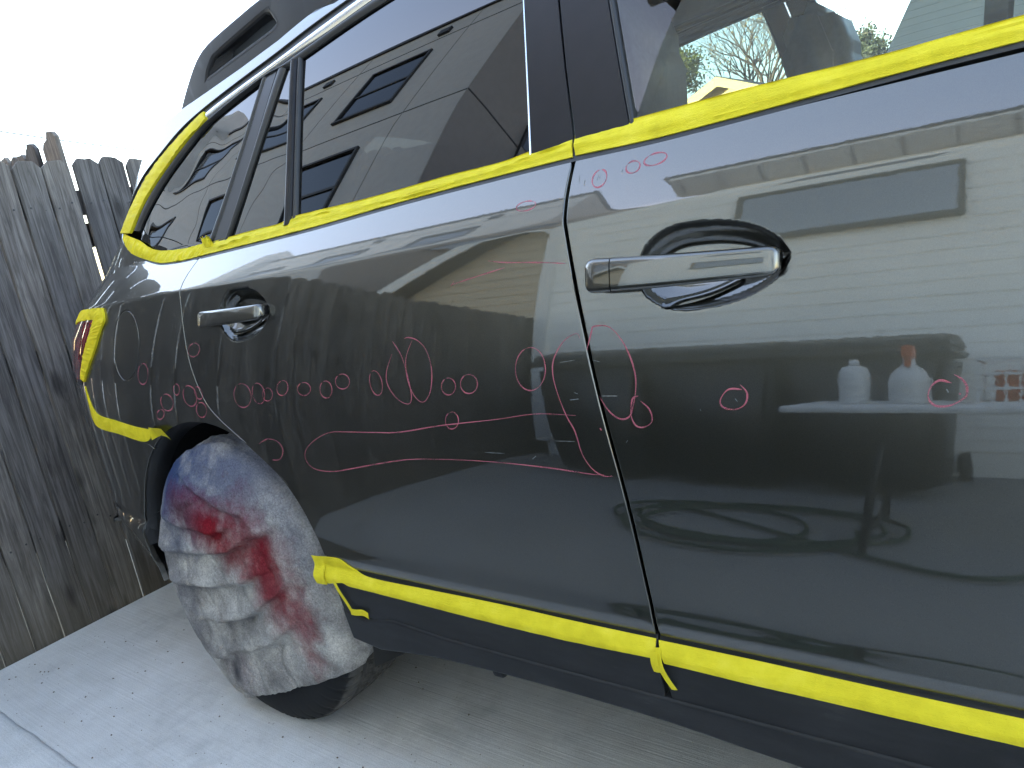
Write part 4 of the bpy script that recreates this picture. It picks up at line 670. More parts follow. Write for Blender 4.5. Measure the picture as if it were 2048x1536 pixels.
# tail lamp, bumper, tailgate
lamp = panel('tail_lamp', np.vstack([XZ(np.array(lamp_pts)+[-.003, 0])[::1], [(_rear(1.05, .86), 1.05), (_rear(.98, .86), .98), (_rear(.90, .84), .90)]]), 'lamp_red', car, sp=.012, off=.003, left=True)
for dx in (.02, .045, .07):
    lp = [(-.61-dx*1.2, 1.045), (-.66-dx, 1.0), (-.72-dx*.8, .945)]
    line_on('lamp_rib', spline(lp, 14), .003, 'lamp_red', lamp, .0046)
bs2 = XZ(smooth([arch(124.5)]+bump_seam, 4))+[0, -.004]
lowr = [arch(a) for a in (126, 132, 138, 144, 150, 156, 162, 168, 174, 180)]+[(-.545, .33), (-.56, .30)]
b_out = np.vstack([XZ(lowr), [(_rear(.30, .6), .29), (_rear(.3, 1.0), .29), (_rear(.3, 1.4), .29)], [(_rear(.87, 1.0)-.55, .40), (_rear(.87, 1.0)-.62, .60), (_rear(.87, 1.0)-.62, .86)], bs2[::-1]])
bumper = panel('rear_bumper', b_out, 'paint', car, sp=.02, left=True)
tg = [(_rear(.875, .87), .875), (_rear(1.07, .90), 1.072), (_rear(1.16, .90), 1.16), (_rear(1.36, .90), 1.36), (_rear(1.55, .92), 1.55)]
tg2 = [(_rear(1.55, 1.)-.5, 1.55), (_rear(1.2, 1.)-.45, 1.2), (_rear(.9, 1.)-.52, .875)]
panel('tailgate', np.array(tg+tg2), 'paint', car, sp=.03, off=-.003, left=True)
# dark shell seen through the gaps
sh = np.vstack([[(2.1, .46), (2.1, BELT-.02)], [(1.5, BELT-.02), (.9, BELT-.02), (.1, BELT-.02)], [(-.08, 1.10), (-.16, 1.05), (-.2, .9), (-.1, .80), (.05, .775)], XZ([arch(a) for a in (62, 50, 40, 30, 20, 12)])])
panel('body_shell', sh, 'shell', car, sp=.05, off=-.055, left=True, rims=False)
panel('lamp_housing', np.array([(-.5, .84), (_rear(.9, .95), .84), (_rear(1.08, .95), 1.09), (-.5, 1.09)]), 'shell', car, sp=.03, off=-.03, left=True, rims=False)
ap = XZ([arch(a, 1.004) for a in range(0, 184, 4)]); apb = XZ([arch(a, .958) for a in range(0, 184, 4)])
def lip(t, s): return -.004-.022*s**1.5
strip('arch_lip', [arch(a, 1.002) for a in range(20, 176, 3)], [arch(a, .972) for a in range(20, 176, 3)], 'rubber', car, 90, 5, lambda t, s: -.002-.03*s**1.3, left=True, base=-.06)
# wheel-arch liner
V = []; F = []
ys_ = [.03, .10, .2, .32, .46]
for k, yy in enumerate(ys_):
    for a in range(-20, 201, 5):
        rr = (.98 if k == 0 else 1.03)+.02*noise.noise(Vector((a*.05, yy*9, 0)))
        V.append((ACX+ARX*rr*math.cos(R(a)), yy+.04*max(0, -math.cos(R(a)))+.02, ACZ+ARZ*rr*math.sin(R(a))))
n = len(range(-20, 201, 5))
for k in range(len(ys_)-1):
    for i in range(n-1): F.append((k*n+i, k*n+i+1, (k+1)*n+i+1, (k+1)*n+i))
c0 = len(V); V.append((ACX, .47, ACZ-.1))
for i in range(n-1): F.append(((len(ys_)-1)*n+i, (len(ys_)-1)*n+i+1, c0))
me = mesh('wheel_arch_liner', V, F); link('wheel_arch_liner', me, 'shell', car); link('wheel_arch_liner', mirror_me(me, 'wheel_arch_liner'), None, car)
B().box(-.9, 2.6, .35, 1.49, .19, .30).obj('floor_pan', 'shell', car)
B().box(.40, 2.3, .24, 1.60, .19, .34).box(.36, 2.3, .09, .239, .282, .34).box(.36, 2.3, 1.601, 1.75, .20, .34).obj('floor_pan', 'shell', car)  # unseen underbody boxes, lowered and widened to block light under the car

# cladding and sill
def sillz(x): return np.interp(x, [.30, .40, .55, .75, 1.0, 1.3, 2.2], [.352, .340, .362, .372, .372, .352, .34])
xs = np.linspace(.335, 2.1, 30)
cl_low = .405
for nm, xa, xb in (('door_cladding', .31, float(gx(.5))-.003), ('door_cladding', float(gx(.5))+.003, 2.1)):
    o = panel(nm, np.array([(xa, .497), (xa+.012, cl_low), (xb+.004, cl_low), (xb, .497)]), 'plastic', car, sp=.010, left=True, r=.002)
xs = np.linspace(.332, 2.1, 24)
sill_o = np.vstack([[(x, sillz(x)) for x in xs], [(2.1, cl_low-.003)], [(1.2, cl_low-.003), (.60, cl_low-.003), (.47, cl_low+.004), (.38, cl_low-.012), (.325, cl_low+.002)]])
sill = panel('side_sill', sill_o, 'plastic', car, sp=.012, off=.004, left=True, r=.006, rim=.06)
# the mud guard behind the sill and a jacking notch
B().box(.335, .42, .05, .22, .30, .345, .008).obj('mud_guard', 'plastic', car)
B().box(.69, .715, -.002, .03, .348, .405, .005).obj('jack_notch', 'plastic', car)

# ------------------------------------------------------------------ windows and their trim
def gl_top(x): 
    k = np.argsort(GT[:, 0]); return np.interp(x, GT[k, 0], GT[k, 1])
def seg(poly, x0, x1):
    q = poly[(poly[:, 0] >= x0) & (poly[:, 0] <= x1)]; return q[np.argsort(q[:, 0])]
zb = 1.172
def vline(name): return np.array(sorted(D[name], key=lambda p: p[1]))
def xat(name, z):
    p = vline(name); k = np.polyfit(p[:, 1], p[:, 0], 2 if len(p) > 2 else 1); return np.polyval(k, z)
def side(name, z0, z1, n=14): 
    z = np.linspace(z0, z1, n); return np.stack([xat(name, z), z], -1)
def pane(name, lft, rgt, m, zlo=zb, extra_lo=None, off=-.006, sp=.02):
    zl = float(gl_top(xat(lft, 1.49))) if isinstance(lft, str) else None
    return None
def fill(name, L_, R_, m, off, par=car, sp=.02, zt=None, left=True, rims=True, r=.0012, add=.004):
    """between two upright edges, from under the tape up to the roof frame"""
    def topz(e):
        z = 1.5
        for _ in range(12): z = float(gl_top(e(z)))+add
        return z
    zl, zr = topz(L_), topz(R_); z1 = np.linspace(zb, zl, 14); z2 = np.linspace(zb, zr, 14)
    a = np.array([(L_(z), z) for z in z1]); b = np.array([(R_(z), z) for z in z2])
    tp = seg(GT, a[-1, 0]+.004, b[-1, 0]-.004)+[0, add]
    return panel(name, np.vstack([b, tp[::-1], a[::-1]]), m, par, off=off, sp=sp, left=left, rims=rims, r=r, rim=.008)
E_ = lambda nm, d=0: (lambda z: float(xat(nm, z))+d)
bxf = lambda z: float(np.interp(z, [1.166, 1.2, 1.3, 1.41, 1.6], [.9365, .933, .912, .8914, .858]))
fill('rear_door_window', E_('main_l', -.004), E_('main_r', .004), 'glass_dark', -.007, rd, sp=.03, left=False)
fill('rear_door_window', E_('main_l', -.004), E_('main_r', .004), 'glass_side', -.007, rd, sp=.03, left='only')   # the far one is lighter
fill('rear_door_vent_window', E_('fix_l', -.003), E_('fix_r', .004), 'glass_wavy', -.007, rd, sp=.02)
fill('front_door_window', E_('fg_l', -.004), lambda z: 2.16-(z-1.17)*1.1, 'glass', -.007, fd, sp=.04)
fill('pillar_trim', E_('bp_l'), lambda z: bxf(z)-.0028, 'pillar', .001, car, sp=.02)
fill('pillar_trim', lambda z: bxf(z)+.0028, E_('bf_r'), 'pillar', .001, car, sp=.02)
fill('rear_pillar', E_('cpil_l'), E_('cpil_r'), 'pillar', -.001, car, sp=.014)
def upright(name, A, C, m, h, **k):
    def tz(e): return float(gl_top(float(xat(e, 1.5))))+.002
    strip(name, [(xat(A, z), z) for z in np.linspace(zb, tz(A), 12)], [(xat(C, z), z) for z in np.linspace(zb, tz(C), 12)], m, car, 40, 7, lambda t, s: -.004+h*np.sin(np.pi*s)**.6, base=-.012, left=True)
upright('window_seal', 'qglass_right', 'cpil_l', 'rubber', .006)
upright('window_seal', 'cpil_r', 'fix_l', 'rubber', .006)
upright('division_bar', 'fix_r', 'bar_r', 'pillar', .012)
upright('window_seal', 'bar_r', 'main_l', 'rubber', .006)
upright('window_seal', 'main_r', 'bp_l', 'chrome', .006)
upright('window_seal', 'bf_r', 'fg_l', 'rubber', .005)
# quarter glass
qr = side('qglass_right', zb+.004, 1.483)
qgt = GT[(GT[:, 0] < .09) & (GT[:, 1] > 1.20)]
ql_ = np.array(D['qtape_up'])[1:-1]
qg = XZ(np.vstack([qr, qgt, ql_+[0, -.012]]))
panel('quarter_window', qg, 'glass_wavy', car, off=-.007, sp=.02, left=True)
# seal, bright strip and ditch following the roof and the rear of the window
strip('roof_seal', GT, CI, 'rubber', car, 170, 6, lambda t, s: -.003+.006*np.sin(np.pi*s), left=True, base=-.02)
strip('bright_trim', CI, CO, 'chrome', car, 170, 7, lambda t, s: -.001+.006*np.sin(np.pi*s)**.7, left=True, base=-.02)
strip('roof_ditch', CO, RG, 'rubber', car, 170, 5, lambda t, s: -.005+0*s, left=True, base=-.02)
# lower window seal under the tape
bl = [(x, z) for x, z in D['belt_lo_r']]+[(x, z) for x, z in D['belt_lo_f']][1:]+[(2.06, 1.176)]
strip('belt_seal', shift(bl, 0, -.006), shift(bl, 0, .010), 'rubber', car, 120, 5, lambda t, s: .0002+0*s, left=True, base=-.015)
strip('quarter_window_seal', shift(D['qtape_lo'], 0, -.004), shift(D['qtape_lo'], 0, .012), 'rubber', car, 60, 4, lambda t, s: .0003+0*s, left=True, base=-.01)

# roof and side strip
rs = XZ(spline(TE, 90)); Vr = []; F = []; nx = len(rs); rows = []
base = P0(rs[:, 0], np.minimum(rs[:, 1], 1.635))
for k, (s_, h_) in enumerate([(0, -.001), (.012, .004), (.035, .008), (.08, .012), (.2, .030), (.4, .048), (.7, .062), (1., .066)]):
    yy = base[:, 1]+(YC-base[:, 1])*s_; rows.append(np.stack([base[:, 0], yy, base[:, 2]+h_*.75], -1))
V = np.vstack(rows)
for k in range(len(rows)-1):
    for i in range(nx-1): F.append((k*nx+i, (k+1)*nx+i, (k+1)*nx+i+1, k*nx+i+1))
me = mesh('roof', V, F); roof = link('roof', me, 'paint', car); link('roof', mirror_me(me, 'roof'), None, car)
hv = V.copy(); hv[:, 2] -= .035; hv[:, 1] += .02
me = mesh('headliner', hv, F); link('headliner', me, 'seat', car); link('headliner', mirror_me(me, 'headliner'), None, car)
# rear end of the roof down to the tailgate
# roof rail with its pocket
RY = .345
def rail_out(): 
    return [(-.395, 1.520), (-.372, 1.548), (-.335, 1.583), (-.30, 1.612), (-.27, 1.634), (-.235, 1.650), (-.18, 1.662), (-.06, 1.677), (.05, 1.688), (.3, 1.703), (.7, 1.715), (1.3, 1.712), (1.3, 1.64), (.7, 1.634), (.312, 1.604), (.20, 1.586), (.08, 1.565), (-.05, 1.549), (-.2, 1.534), (-.3, 1.526)]
pk_o = [(-.243, 1.583), (-.225, 1.610), (-.192, 1.634), (-.155, 1.641), (.046, 1.668), (.068, 1.662), (.090, 1.631), (.086, 1.622), (.060, 1.614), (-.15, 1.593)]
pk_i = [(-.150, 1.604), (-.130, 1.625), (-.104, 1.632), (.029, 1.650), (.055, 1.643), (.056, 1.630), (.036, 1.6245), (-.08, 1.6115)]
def rail_y(x, z): return RY+(z-1.52)*.10+bow(x)-.004
def flat_panel(name, outer, holes, m, parent, yf, depth, bevel=.006):
    loops = [resample(o, .012, True) for o in [outer]+holes]
    def area(l): return .5*np.sum(l[:, 0]*np.roll(l[:, 1], -1)-np.roll(l[:, 0], -1)*l[:, 1])
    loops = [l if (area(l) > 0) == (i == 0) else l[::-1] for i, l in enumerate(loops)]
    allp = np.vstack(loops); ed = []; n0 = 0
    for l in loops: ed += [(n0+i, n0+(i+1) % len(l)) for i in range(len(l))]; n0 += len(l)
    res = delaunay_2d_cdt([Vector(p) for p in allp], ed, [], 0, 1e-7); v2 = np.array([tuple(v) for v in res[0]]); T = np.array(res[2])
    c = v2[T].mean(1); k = poly_inside(c, loops[0])
    for l in loops[1:]: k &= ~poly_inside(c, l)
    F = [tuple(t) for t in T[k]]; V = [(x, yf(x, z), z) for x, z in v2]; nv = len(V)
    for l in loops:
        t = np.roll(l, -1, 0)-np.roll(l, 1, 0); t /= np.hypot(*t.T)[:, None]+1e-12; o2 = np.stack([t[:, 1], -t[:, 0]], -1); n = len(l)
        for a_, d_ in ((0, 0), (bevel*.5, bevel*.15), (bevel*.87, bevel*.5), (bevel, bevel), (bevel, depth)):
            V += [(x+o[0]*a_, yf(x, z)+d_, z+o[1]*a_) for (x, z), o in zip(l, o2)]
        for k_ in range(4):
            b0 = nv+k_*n
            for i in range(n): j = (i+1) % n; F.append((b0+i, b0+n+i, b0+n+j, b0+j))
        nv += 5*n
    me = mesh(name, V, F, True); bm = bmesh.new(); bm.from_mesh(me); bmesh.ops.remove_doubles(bm, verts=bm.verts[:], dist=1e-6); bmesh.ops.recalc_face_normals(bm, faces=bm.faces[:])
    if sum(fc.normal.y*fc.calc_area() for fc in bm.faces) > 0: bmesh.ops.reverse_faces(bm, faces=bm.faces[:])
    for e_ in bm.edges:
        if e_.calc_face_angle(0) > .35: e_.smooth = False
    bm.to_mesh(me); bm.free(); me.polygons.foreach_set('use_smooth', [True]*len(me.polygons))
    return link(name, me, m, parent)
ro = np.array(rail_out()); ro_s = np.vstack([spline(ro[:12], 60), spline(ro[12:], 40)])
rail = flat_panel('roof_rail', ro_s, [np.array(pk_o)], 'rail', car, rail_y, .085, .010)
# pocket walls funnel down to the recessed floor
po = spline(np.array(pk_o+pk_o[:1]), 60)[:-1]; pi_ = spline(np.array(pk_i+pk_i[:1]), 60)[:-1]
V = [(x, rail_y(x, z)-.0005, z) for x, z in po]+[(x, rail_y(x, z)+.004, z) for x, z in po*.97+np.array(pk_o).mean(0)*.03]+[(x, rail_y(x, z)+.024, z) for x, z in pi_]; n = 60; F = []
for k in range(2):
    for i in range(n): j = (i+1) % n; F.append((k*n+i, k*n+j, (k+1)*n+j, (k+1)*n+i))
F.append(tuple(range(2*n, 3*n))[::-1])
link('rail_pocket', mesh('rail_pocket', V, F, False), 'rail_dark', rail)
line_r = [(x, z) for x, z in ((-.34, 1.535), (-.2, 1.547), (-.05, 1.562), (.08, 1.578), (.2, 1.599), (.31, 1.617), (.6, 1.64))]
lr = spline(line_r, 40); V = [(x, rail_y(x, z)-.0004, z+.0012) for x, z in lr]+[(x, rail_y(x, z)-.0004, z-.0012) for x, z in lr]
link('rail_seam', mesh('rail_seam', V, [(i, i+1, 41+i, 40+i) for i in range(39)]), 'rubber', rail)
me2 = mirror_me(rail.data, 'roof_rail'); link('roof_rail', me2, None, car)

# ------------------------------------------------------------------ door handles
def handle(par, x0, x1, zc0, zc1, h0, h1, split):
    n = 40; ns = 20; 
    def loft(a, b, name, p):
        V = []; F = []
        for i in range(n+1):
            t = a+(b-a)*i/n; x = x0+(x1-x0)*t; zc = zc0+(zc1-zc0)*t; hz = h0+(h1-h0)*t
            # round the two ends
            er = min(1, max(0, t)/.07, max(0, 1-t)/.05); er = max(.02, er); er = math.sqrt(1-(1-er)**2)
            hz *= (.55+.45*er); ht = .0105*(.45+.55*er)
            yb = float(P0(np.array([x]), np.array([zc]))[0, 1]); out = .012+.010*math.sin(math.pi*min(max(t, 0), 1))**.8
            for k in range(ns):
                an = 2*math.pi*k/ns; ca, sa = math.cos(an), math.sin(an)
                e = .44
                V.append((x, yb-out-ht*math.copysign(abs(ca)**e, ca)*1.0+.24*hz*math.copysign(abs(sa)**e, sa), zc+hz*math.copysign(abs(sa)**e, sa)))
        for i in range(n):
            for k in range(ns): F.append((i*ns+k, i*ns+(k+1) % ns, (i+1)*ns+(k+1) % ns, (i+1)*ns+k))
        F.append(tuple(range(ns))[::-1]); F.append(tuple(range(n*ns, (n+1)*ns)))
        me = mesh(name, V, F); bm = bmesh.new(); bm.from_mesh(me); bmesh.ops.recalc_face_normals(bm, faces=bm.faces[:])
        for e_ in bm.edges:
            if e_.calc_face_angle(0) > .95: e_.smooth = False
        bm.to_mesh(me); bm.free(); return link(name, me, 'paint', p)
    if split:
        loft(split+.006, 1, 'door_handle', par); loft(0, split, 'handle_cap', par)
    else: loft(0, 1, 'door_handle', par)
    # the stem that carries the grip at its rear end, and the foot at the front
    xx = x0+(x1-x0)*.06; yb = float(P0(np.array([xx]), np.array([zc0]))[0, 1])
    B().box(x0+.012, x0+.055, yb-.014, yb+.01, zc0-h0*.72, zc0+h0*.72, .006).obj('handle_foot', 'rubber', par)
    xx = x1-.01; yb = float(P0(np.array([xx]), np.array([zc1]))[0, 1])
    B().box(x1-.022, x1-.006, yb-.012, yb+.022, zc1-h1*.6, zc1+h1*.6, .004).obj('handle_foot', 'rubber', par)
    # finger lip inside the cup
    pts = [(x0+(x1-x0)*(.40+.38*t), zc1-.040+.020*t**2.2) for t in np.linspace(0, 1, 22)]; V = []
    for dz, dy in ((.0, .0), (.005, -.004), (.010, .002)):
        for x, z in pts:
            pp = surf_door(np.array([x]), np.array([z+dz-.004]))[0]; V.append((x, pp[1]-.005+dy, z+dz-.004))
    link('cup_lip', mesh('cup_lip', V, [(k*22+i, k*22+i+1, (k+1)*22+i+1, (k+1)*22+i) for k in range(2) for i in range(21)]), 'paint', par)
handle(fd, .979, 1.233, 1.009, 1.001, .0225, .0160, .165)
handle(rd, -.010, .226, 1.0175, 1.019, .0175, .0150, None)

# ------------------------------------------------------------------ wax-pencil marks and scratches
for par, key in ((fd, 'markF'), (rd, 'markR'), (qp, 'markQ')):
    for k, pl in enumerate(D[key]):
        wd = .0021 if key == 'markF' else (.0018 if key == 'markR' else .0026)
        pts = spline(pl, max(10, len(pl)*3)); line_on('pencil_mark', pts, wd, 'pen', par, f=surf_door if key != 'markQ' else surf_plain)
for par, key in ((fd, 'scrF'), (rd, 'scrR')):
    for k, pl in enumerate(D[key]): line_on('scratch', spline(pl, 8), .0009 if k % 3 else .0014, 'scratch', par, .0003)

# ------------------------------------------------------------------ cabin
def seat(x, y, name='front_seat'):
    s = B()
    # backrest as a padded slab leaning back
    bm = s.bm
    def pad(pts, y0, y1, bev):
        A = B().prism(pts, 'y', y0, y1)
        bmesh.ops.bevel(A.bm, geom=A.bm.edges[:], offset=bev, segments=3, affect='EDGES'); me = A.me('t', True)
        bm.from_mesh(me)
    pad([(x+.02, .50), (x+.16, .50), (x+.02, 1.13), (x-.10, 1.13)], y-.25, y+.25, .045)
    pad([(x+.05, .42), (x+.55, .46), (x+.55, .56), (x+.05, .52)], y-.25, y+.25, .035)
    o = s.obj(name, 'seat', car, True)
    h = B().prism([(x-.135, 1.22), (x-.02, 1.215), (x-.010, 1.36), (x-.045, 1.475), (x-.12, 1.49), (x-.17, 1.40)], 'y', y-.13, y+.13)
    bmesh.ops.bevel(h.bm, geom=h.bm.edges[:], offset=.03, segments=4, affect='EDGES')
    h.tube([(x-.06, y-.06, 1.08), (x-.075, y-.06, 1.21)], .007).tube([(x-.06, y+.06, 1.08), (x-.075, y+.06, 1.21)], .007)
    h.obj('headrest', 'seat', o, True)
seat(.915, .55); seat(1.095, 1.30)
def bench():
    s = B().prism([(.02, .52), (.16, .52), (-.06, 1.16), (-.18, 1.16)], 'y', .30, 1.54); bmesh.ops.bevel(s.bm, geom=s.bm.edges[:], offset=.05, segments=3, affect='EDGES')
    o = s.obj('rear_seat', 'seat', car, True)
    for yy in (.55, 1.30):
        h = B().box(-.22, -.11, yy-.13, yy+.13, 1.17, 1.31, .035); h.obj('headrest', 'seat', o, True)
bench()
B().box(1.95, 2.35, .2, 1.64, .7, 1.12, .04).obj('dashboard', 'interior', car)
panel('door_trim', np.array([(2.05, .5), (2.05, 1.15), (.0, 1.15), (.30, .55)]), 'interior', car, off=-.08, sp=.06, left=True, rims=False)
panel('load_bay_trim', np.array([(-.02, .8), (-.02, 1.16), (-.62, 1.2), (-.62, .8)]), 'interior', car, off=-.07, sp=.06, left=True, rims=False)

# ------------------------------------------------------------------ wheel: tyre and rim
wheel = bpy.data.objects.new('wheel', None); col.objects.link(wheel); wheel.parent = car; wheel.location = (AX, .014, AZ)
def tyre_me():
    sect = [(.222, .030), (.235, .016), (.26, .004), (.285, -.002), (.305, -.002), (.325, .003), (.338, .010), (.346, .017)]
    nseg = 432; 
    tw = np.linspace(.022, .203, 46); prof_t = []
    for yy in tw:
        u = (yy-.1125)/.0905; rr = .363-.003*u*u-.012*max(0, abs(u)-.86)**1.2*4
        prof_t.append((rr, yy))
    sect2 = [(.338, .215), (.30, .227), (.25, .222), (.222, .195)]
    allp = sect+prof_t+sect2; V = []; F = []; m_ = len(allp)
    for i in range(nseg):
        a = 2*math.pi*i/nseg
        for k, (r_, yy) in enumerate(allp):
            d = 0
            if len(sect) <= k < len(sect)+len(prof_t):
                u = (yy-.1125)
                for gy in (-.047, -.016, .016, .047):
                    if abs(u-gy) < .0045: d = .010
                ph = (i % 9)
                if abs(u) > .052:
                    if ph in (0, 1): d = max(d, .008)
                    if ph in (4,) and abs(u) > .066: d = max(d, .003)
                else:
                    sh_ = int((i+round(u*120)+(4 if u > 0 else 0)) % 9)
                    if sh_ in (0, 1): d = max(d, .007)
                    if sh_ == 4 and .02 < abs(u) < .04: d = max(d, .003)
            elif k >= 5 and k < len(sect):
                if i % 9 in (0,): d = .0025
            if k == 3: d = -.0012 if (i//3) % 2 else 0
            rr = r_-d; V.append((rr*math.cos(a), yy, rr*math.sin(a)))
    for i in range(nseg):
        j = (i+1) % nseg
        for k in range(m_-1): F.append((i*m_+k, i*m_+k+1, j*m_+k+1, j*m_+k))
    me = mesh('tyre', V, F); 
    bm = bmesh.new(); bm.from_mesh(me); bmesh.ops.recalc_face_normals(bm, faces=bm.faces[:])
    for e_ in bm.edges:
        if len(e_.link_faces) == 2 and e_.calc_face_angle(0) > .7: e_.smooth = False
    # flatten where it carries the car
    for v in bm.verts:
        if v.co.z < -.3585: v.co.z = -.3585-(v.co.z+.3585)*-.15
    bm.to_mesh(me); bm.free(); return me
ty = link('tyre', tyre_me(), 'tyre', wheel)
B().lathe([(.01, .05), (.05, .045), (.07, .06), (.19, .045), (.215, .03), (.224, .024), (.224, .19), (.05, .19)], 48, Matrix.Rotation(R(-90), 4, 'X')).obj('rim', 'rim', wheel, True)

# ------------------------------------------------------------------ cloth cover hung over the wheel
m, nt, nd, lk, p = mat('paint_stained_cloth'); M['cloth'] = m
oc = coords(nt); wob = noise_t(nt, oc, 9, 4, .6); wob2 = noise_t(nt, oc, 30, 4, .7); fib = noise_t(nt, oc, 230, 5, .8); speck = noise_t(nt, oc, 75, 4, .75)
sep = N(nt, 'ShaderNodeSeparateXYZ'); lk.new(oc, sep.inputs[0]); X_, Z_ = sep.outputs[0], sep.outputs[2]
def blob(cx, cz, rx, rz, rot, soft, wamt=.35):
    c_, s_ = math.cos(rot), math.sin(rot)
    dx = math_(nt, 'SUBTRACT', X_, cx); dz = math_(nt, 'SUBTRACT', Z_, cz)
    u = math_(nt, 'ADD', math_(nt, 'MULTIPLY', dx, c_/rx), math_(nt, 'MULTIPLY', dz, s_/rx)); v = math_(nt, 'ADD', math_(nt, 'MULTIPLY', dx, -s_/rz), math_(nt, 'MULTIPLY', dz, c_/rz))
    d = math_(nt, 'SQRT', math_(nt, 'ADD', math_(nt, 'MULTIPLY', u, u), math_(nt, 'MULTIPLY', v, v)))
    d = math_(nt, 'ADD', d, math_(nt, 'MULTIPLY', math_(nt, 'SUBTRACT', wob, .5), wamt*2)); d = math_(nt, 'ADD', d, math_(nt, 'MULTIPLY', math_(nt, 'SUBTRACT', wob2, .5), wamt*1.2))
    return ramp(nt, d, [(.10, (1, 1, 1)), (.66, (0, 0, 0))])
base_c = ramp(nt, wob, [(.30, (.17, .16, .158)), (.5, (.36, .34, .325)), (.70, (.60, .57, .53))])
c1 = mixc(nt, math_(nt, 'MULTIPLY', blob(-.02, .66, .42, .26, .15, .9), .85), base_c, (.10, .115, .18))
c2 = mixc(nt, math_(nt, 'MULTIPLY', blob(-.27, .66, .34, .40, .9, .95), .96), c1, (.032, .062, .155))
c2 = mixc(nt, math_(nt, 'MULTIPLY', blob(.16, .60, .16, .34, .6, .9), .6), c2, (.17, .17, .20))
c3 = mixc(nt, math_(nt, 'MULTIPLY', blob(-.08, .535, .34, .17, -.30, .9), .95), c2, (.22, .003, .010))
c3 = mixc(nt, math_(nt, 'MULTIPLY', blob(-.20, .575, .15, .10, -.5, .9), .7), c3, (.10, .045, .06))
c4 = mixc(nt, math_(nt, 'MULTIPLY', blob(.085, .44, .18, .36, .42, .9), .85), c3, (.22, .006, .016))
c4 = mixc(nt, math_(nt, 'MULTIPLY', blob(.15, .33, .09, .2, .1, .9), .5), c4, (.27, .03, .045))
c5 = mixc(nt, math_(nt, 'MULTIPLY', blob(-.16, .14, .16, .10, .3, .9), .4), c4, (.26, .19, .22))
c5 = mixc(nt, math_(nt, 'MULTIPLY', blob(-.36, .30, .16, .34, 0, .9), .55), c5, (.15, .155, .19))  # shading along the left edge, painted into the cloth colour
c6 = mixc(nt, 1, c5, ramp(nt, fib, [(.34, (.62,)*3), (.52, (1.0,)*3), (.68, (1.32,)*3)]), 'MULTIPLY')
c7 = mixc(nt, ramp(nt, speck, [(.66, (0, 0, 0)), (.72, (.85,)*3)]), c6, (.10, .095, .10))
c7 = mixc(nt, math_(nt, 'MULTIPLY', blob(-.185, .135, .05, .10, -.35, .9, .5), .9), c7, (.055, .058, .068))
lk.new(c7, p.inputs['Base Color']); p.inputs['Roughness'].default_value = .95; p.inputs['Specular IOR Level'].default_value = .1
lk.new(bump(nt, math_(nt, 'ADD', fib, math_(nt, 'MULTIPLY', wob2, 1.2)), 1.0, .006), p.inputs['Normal'])
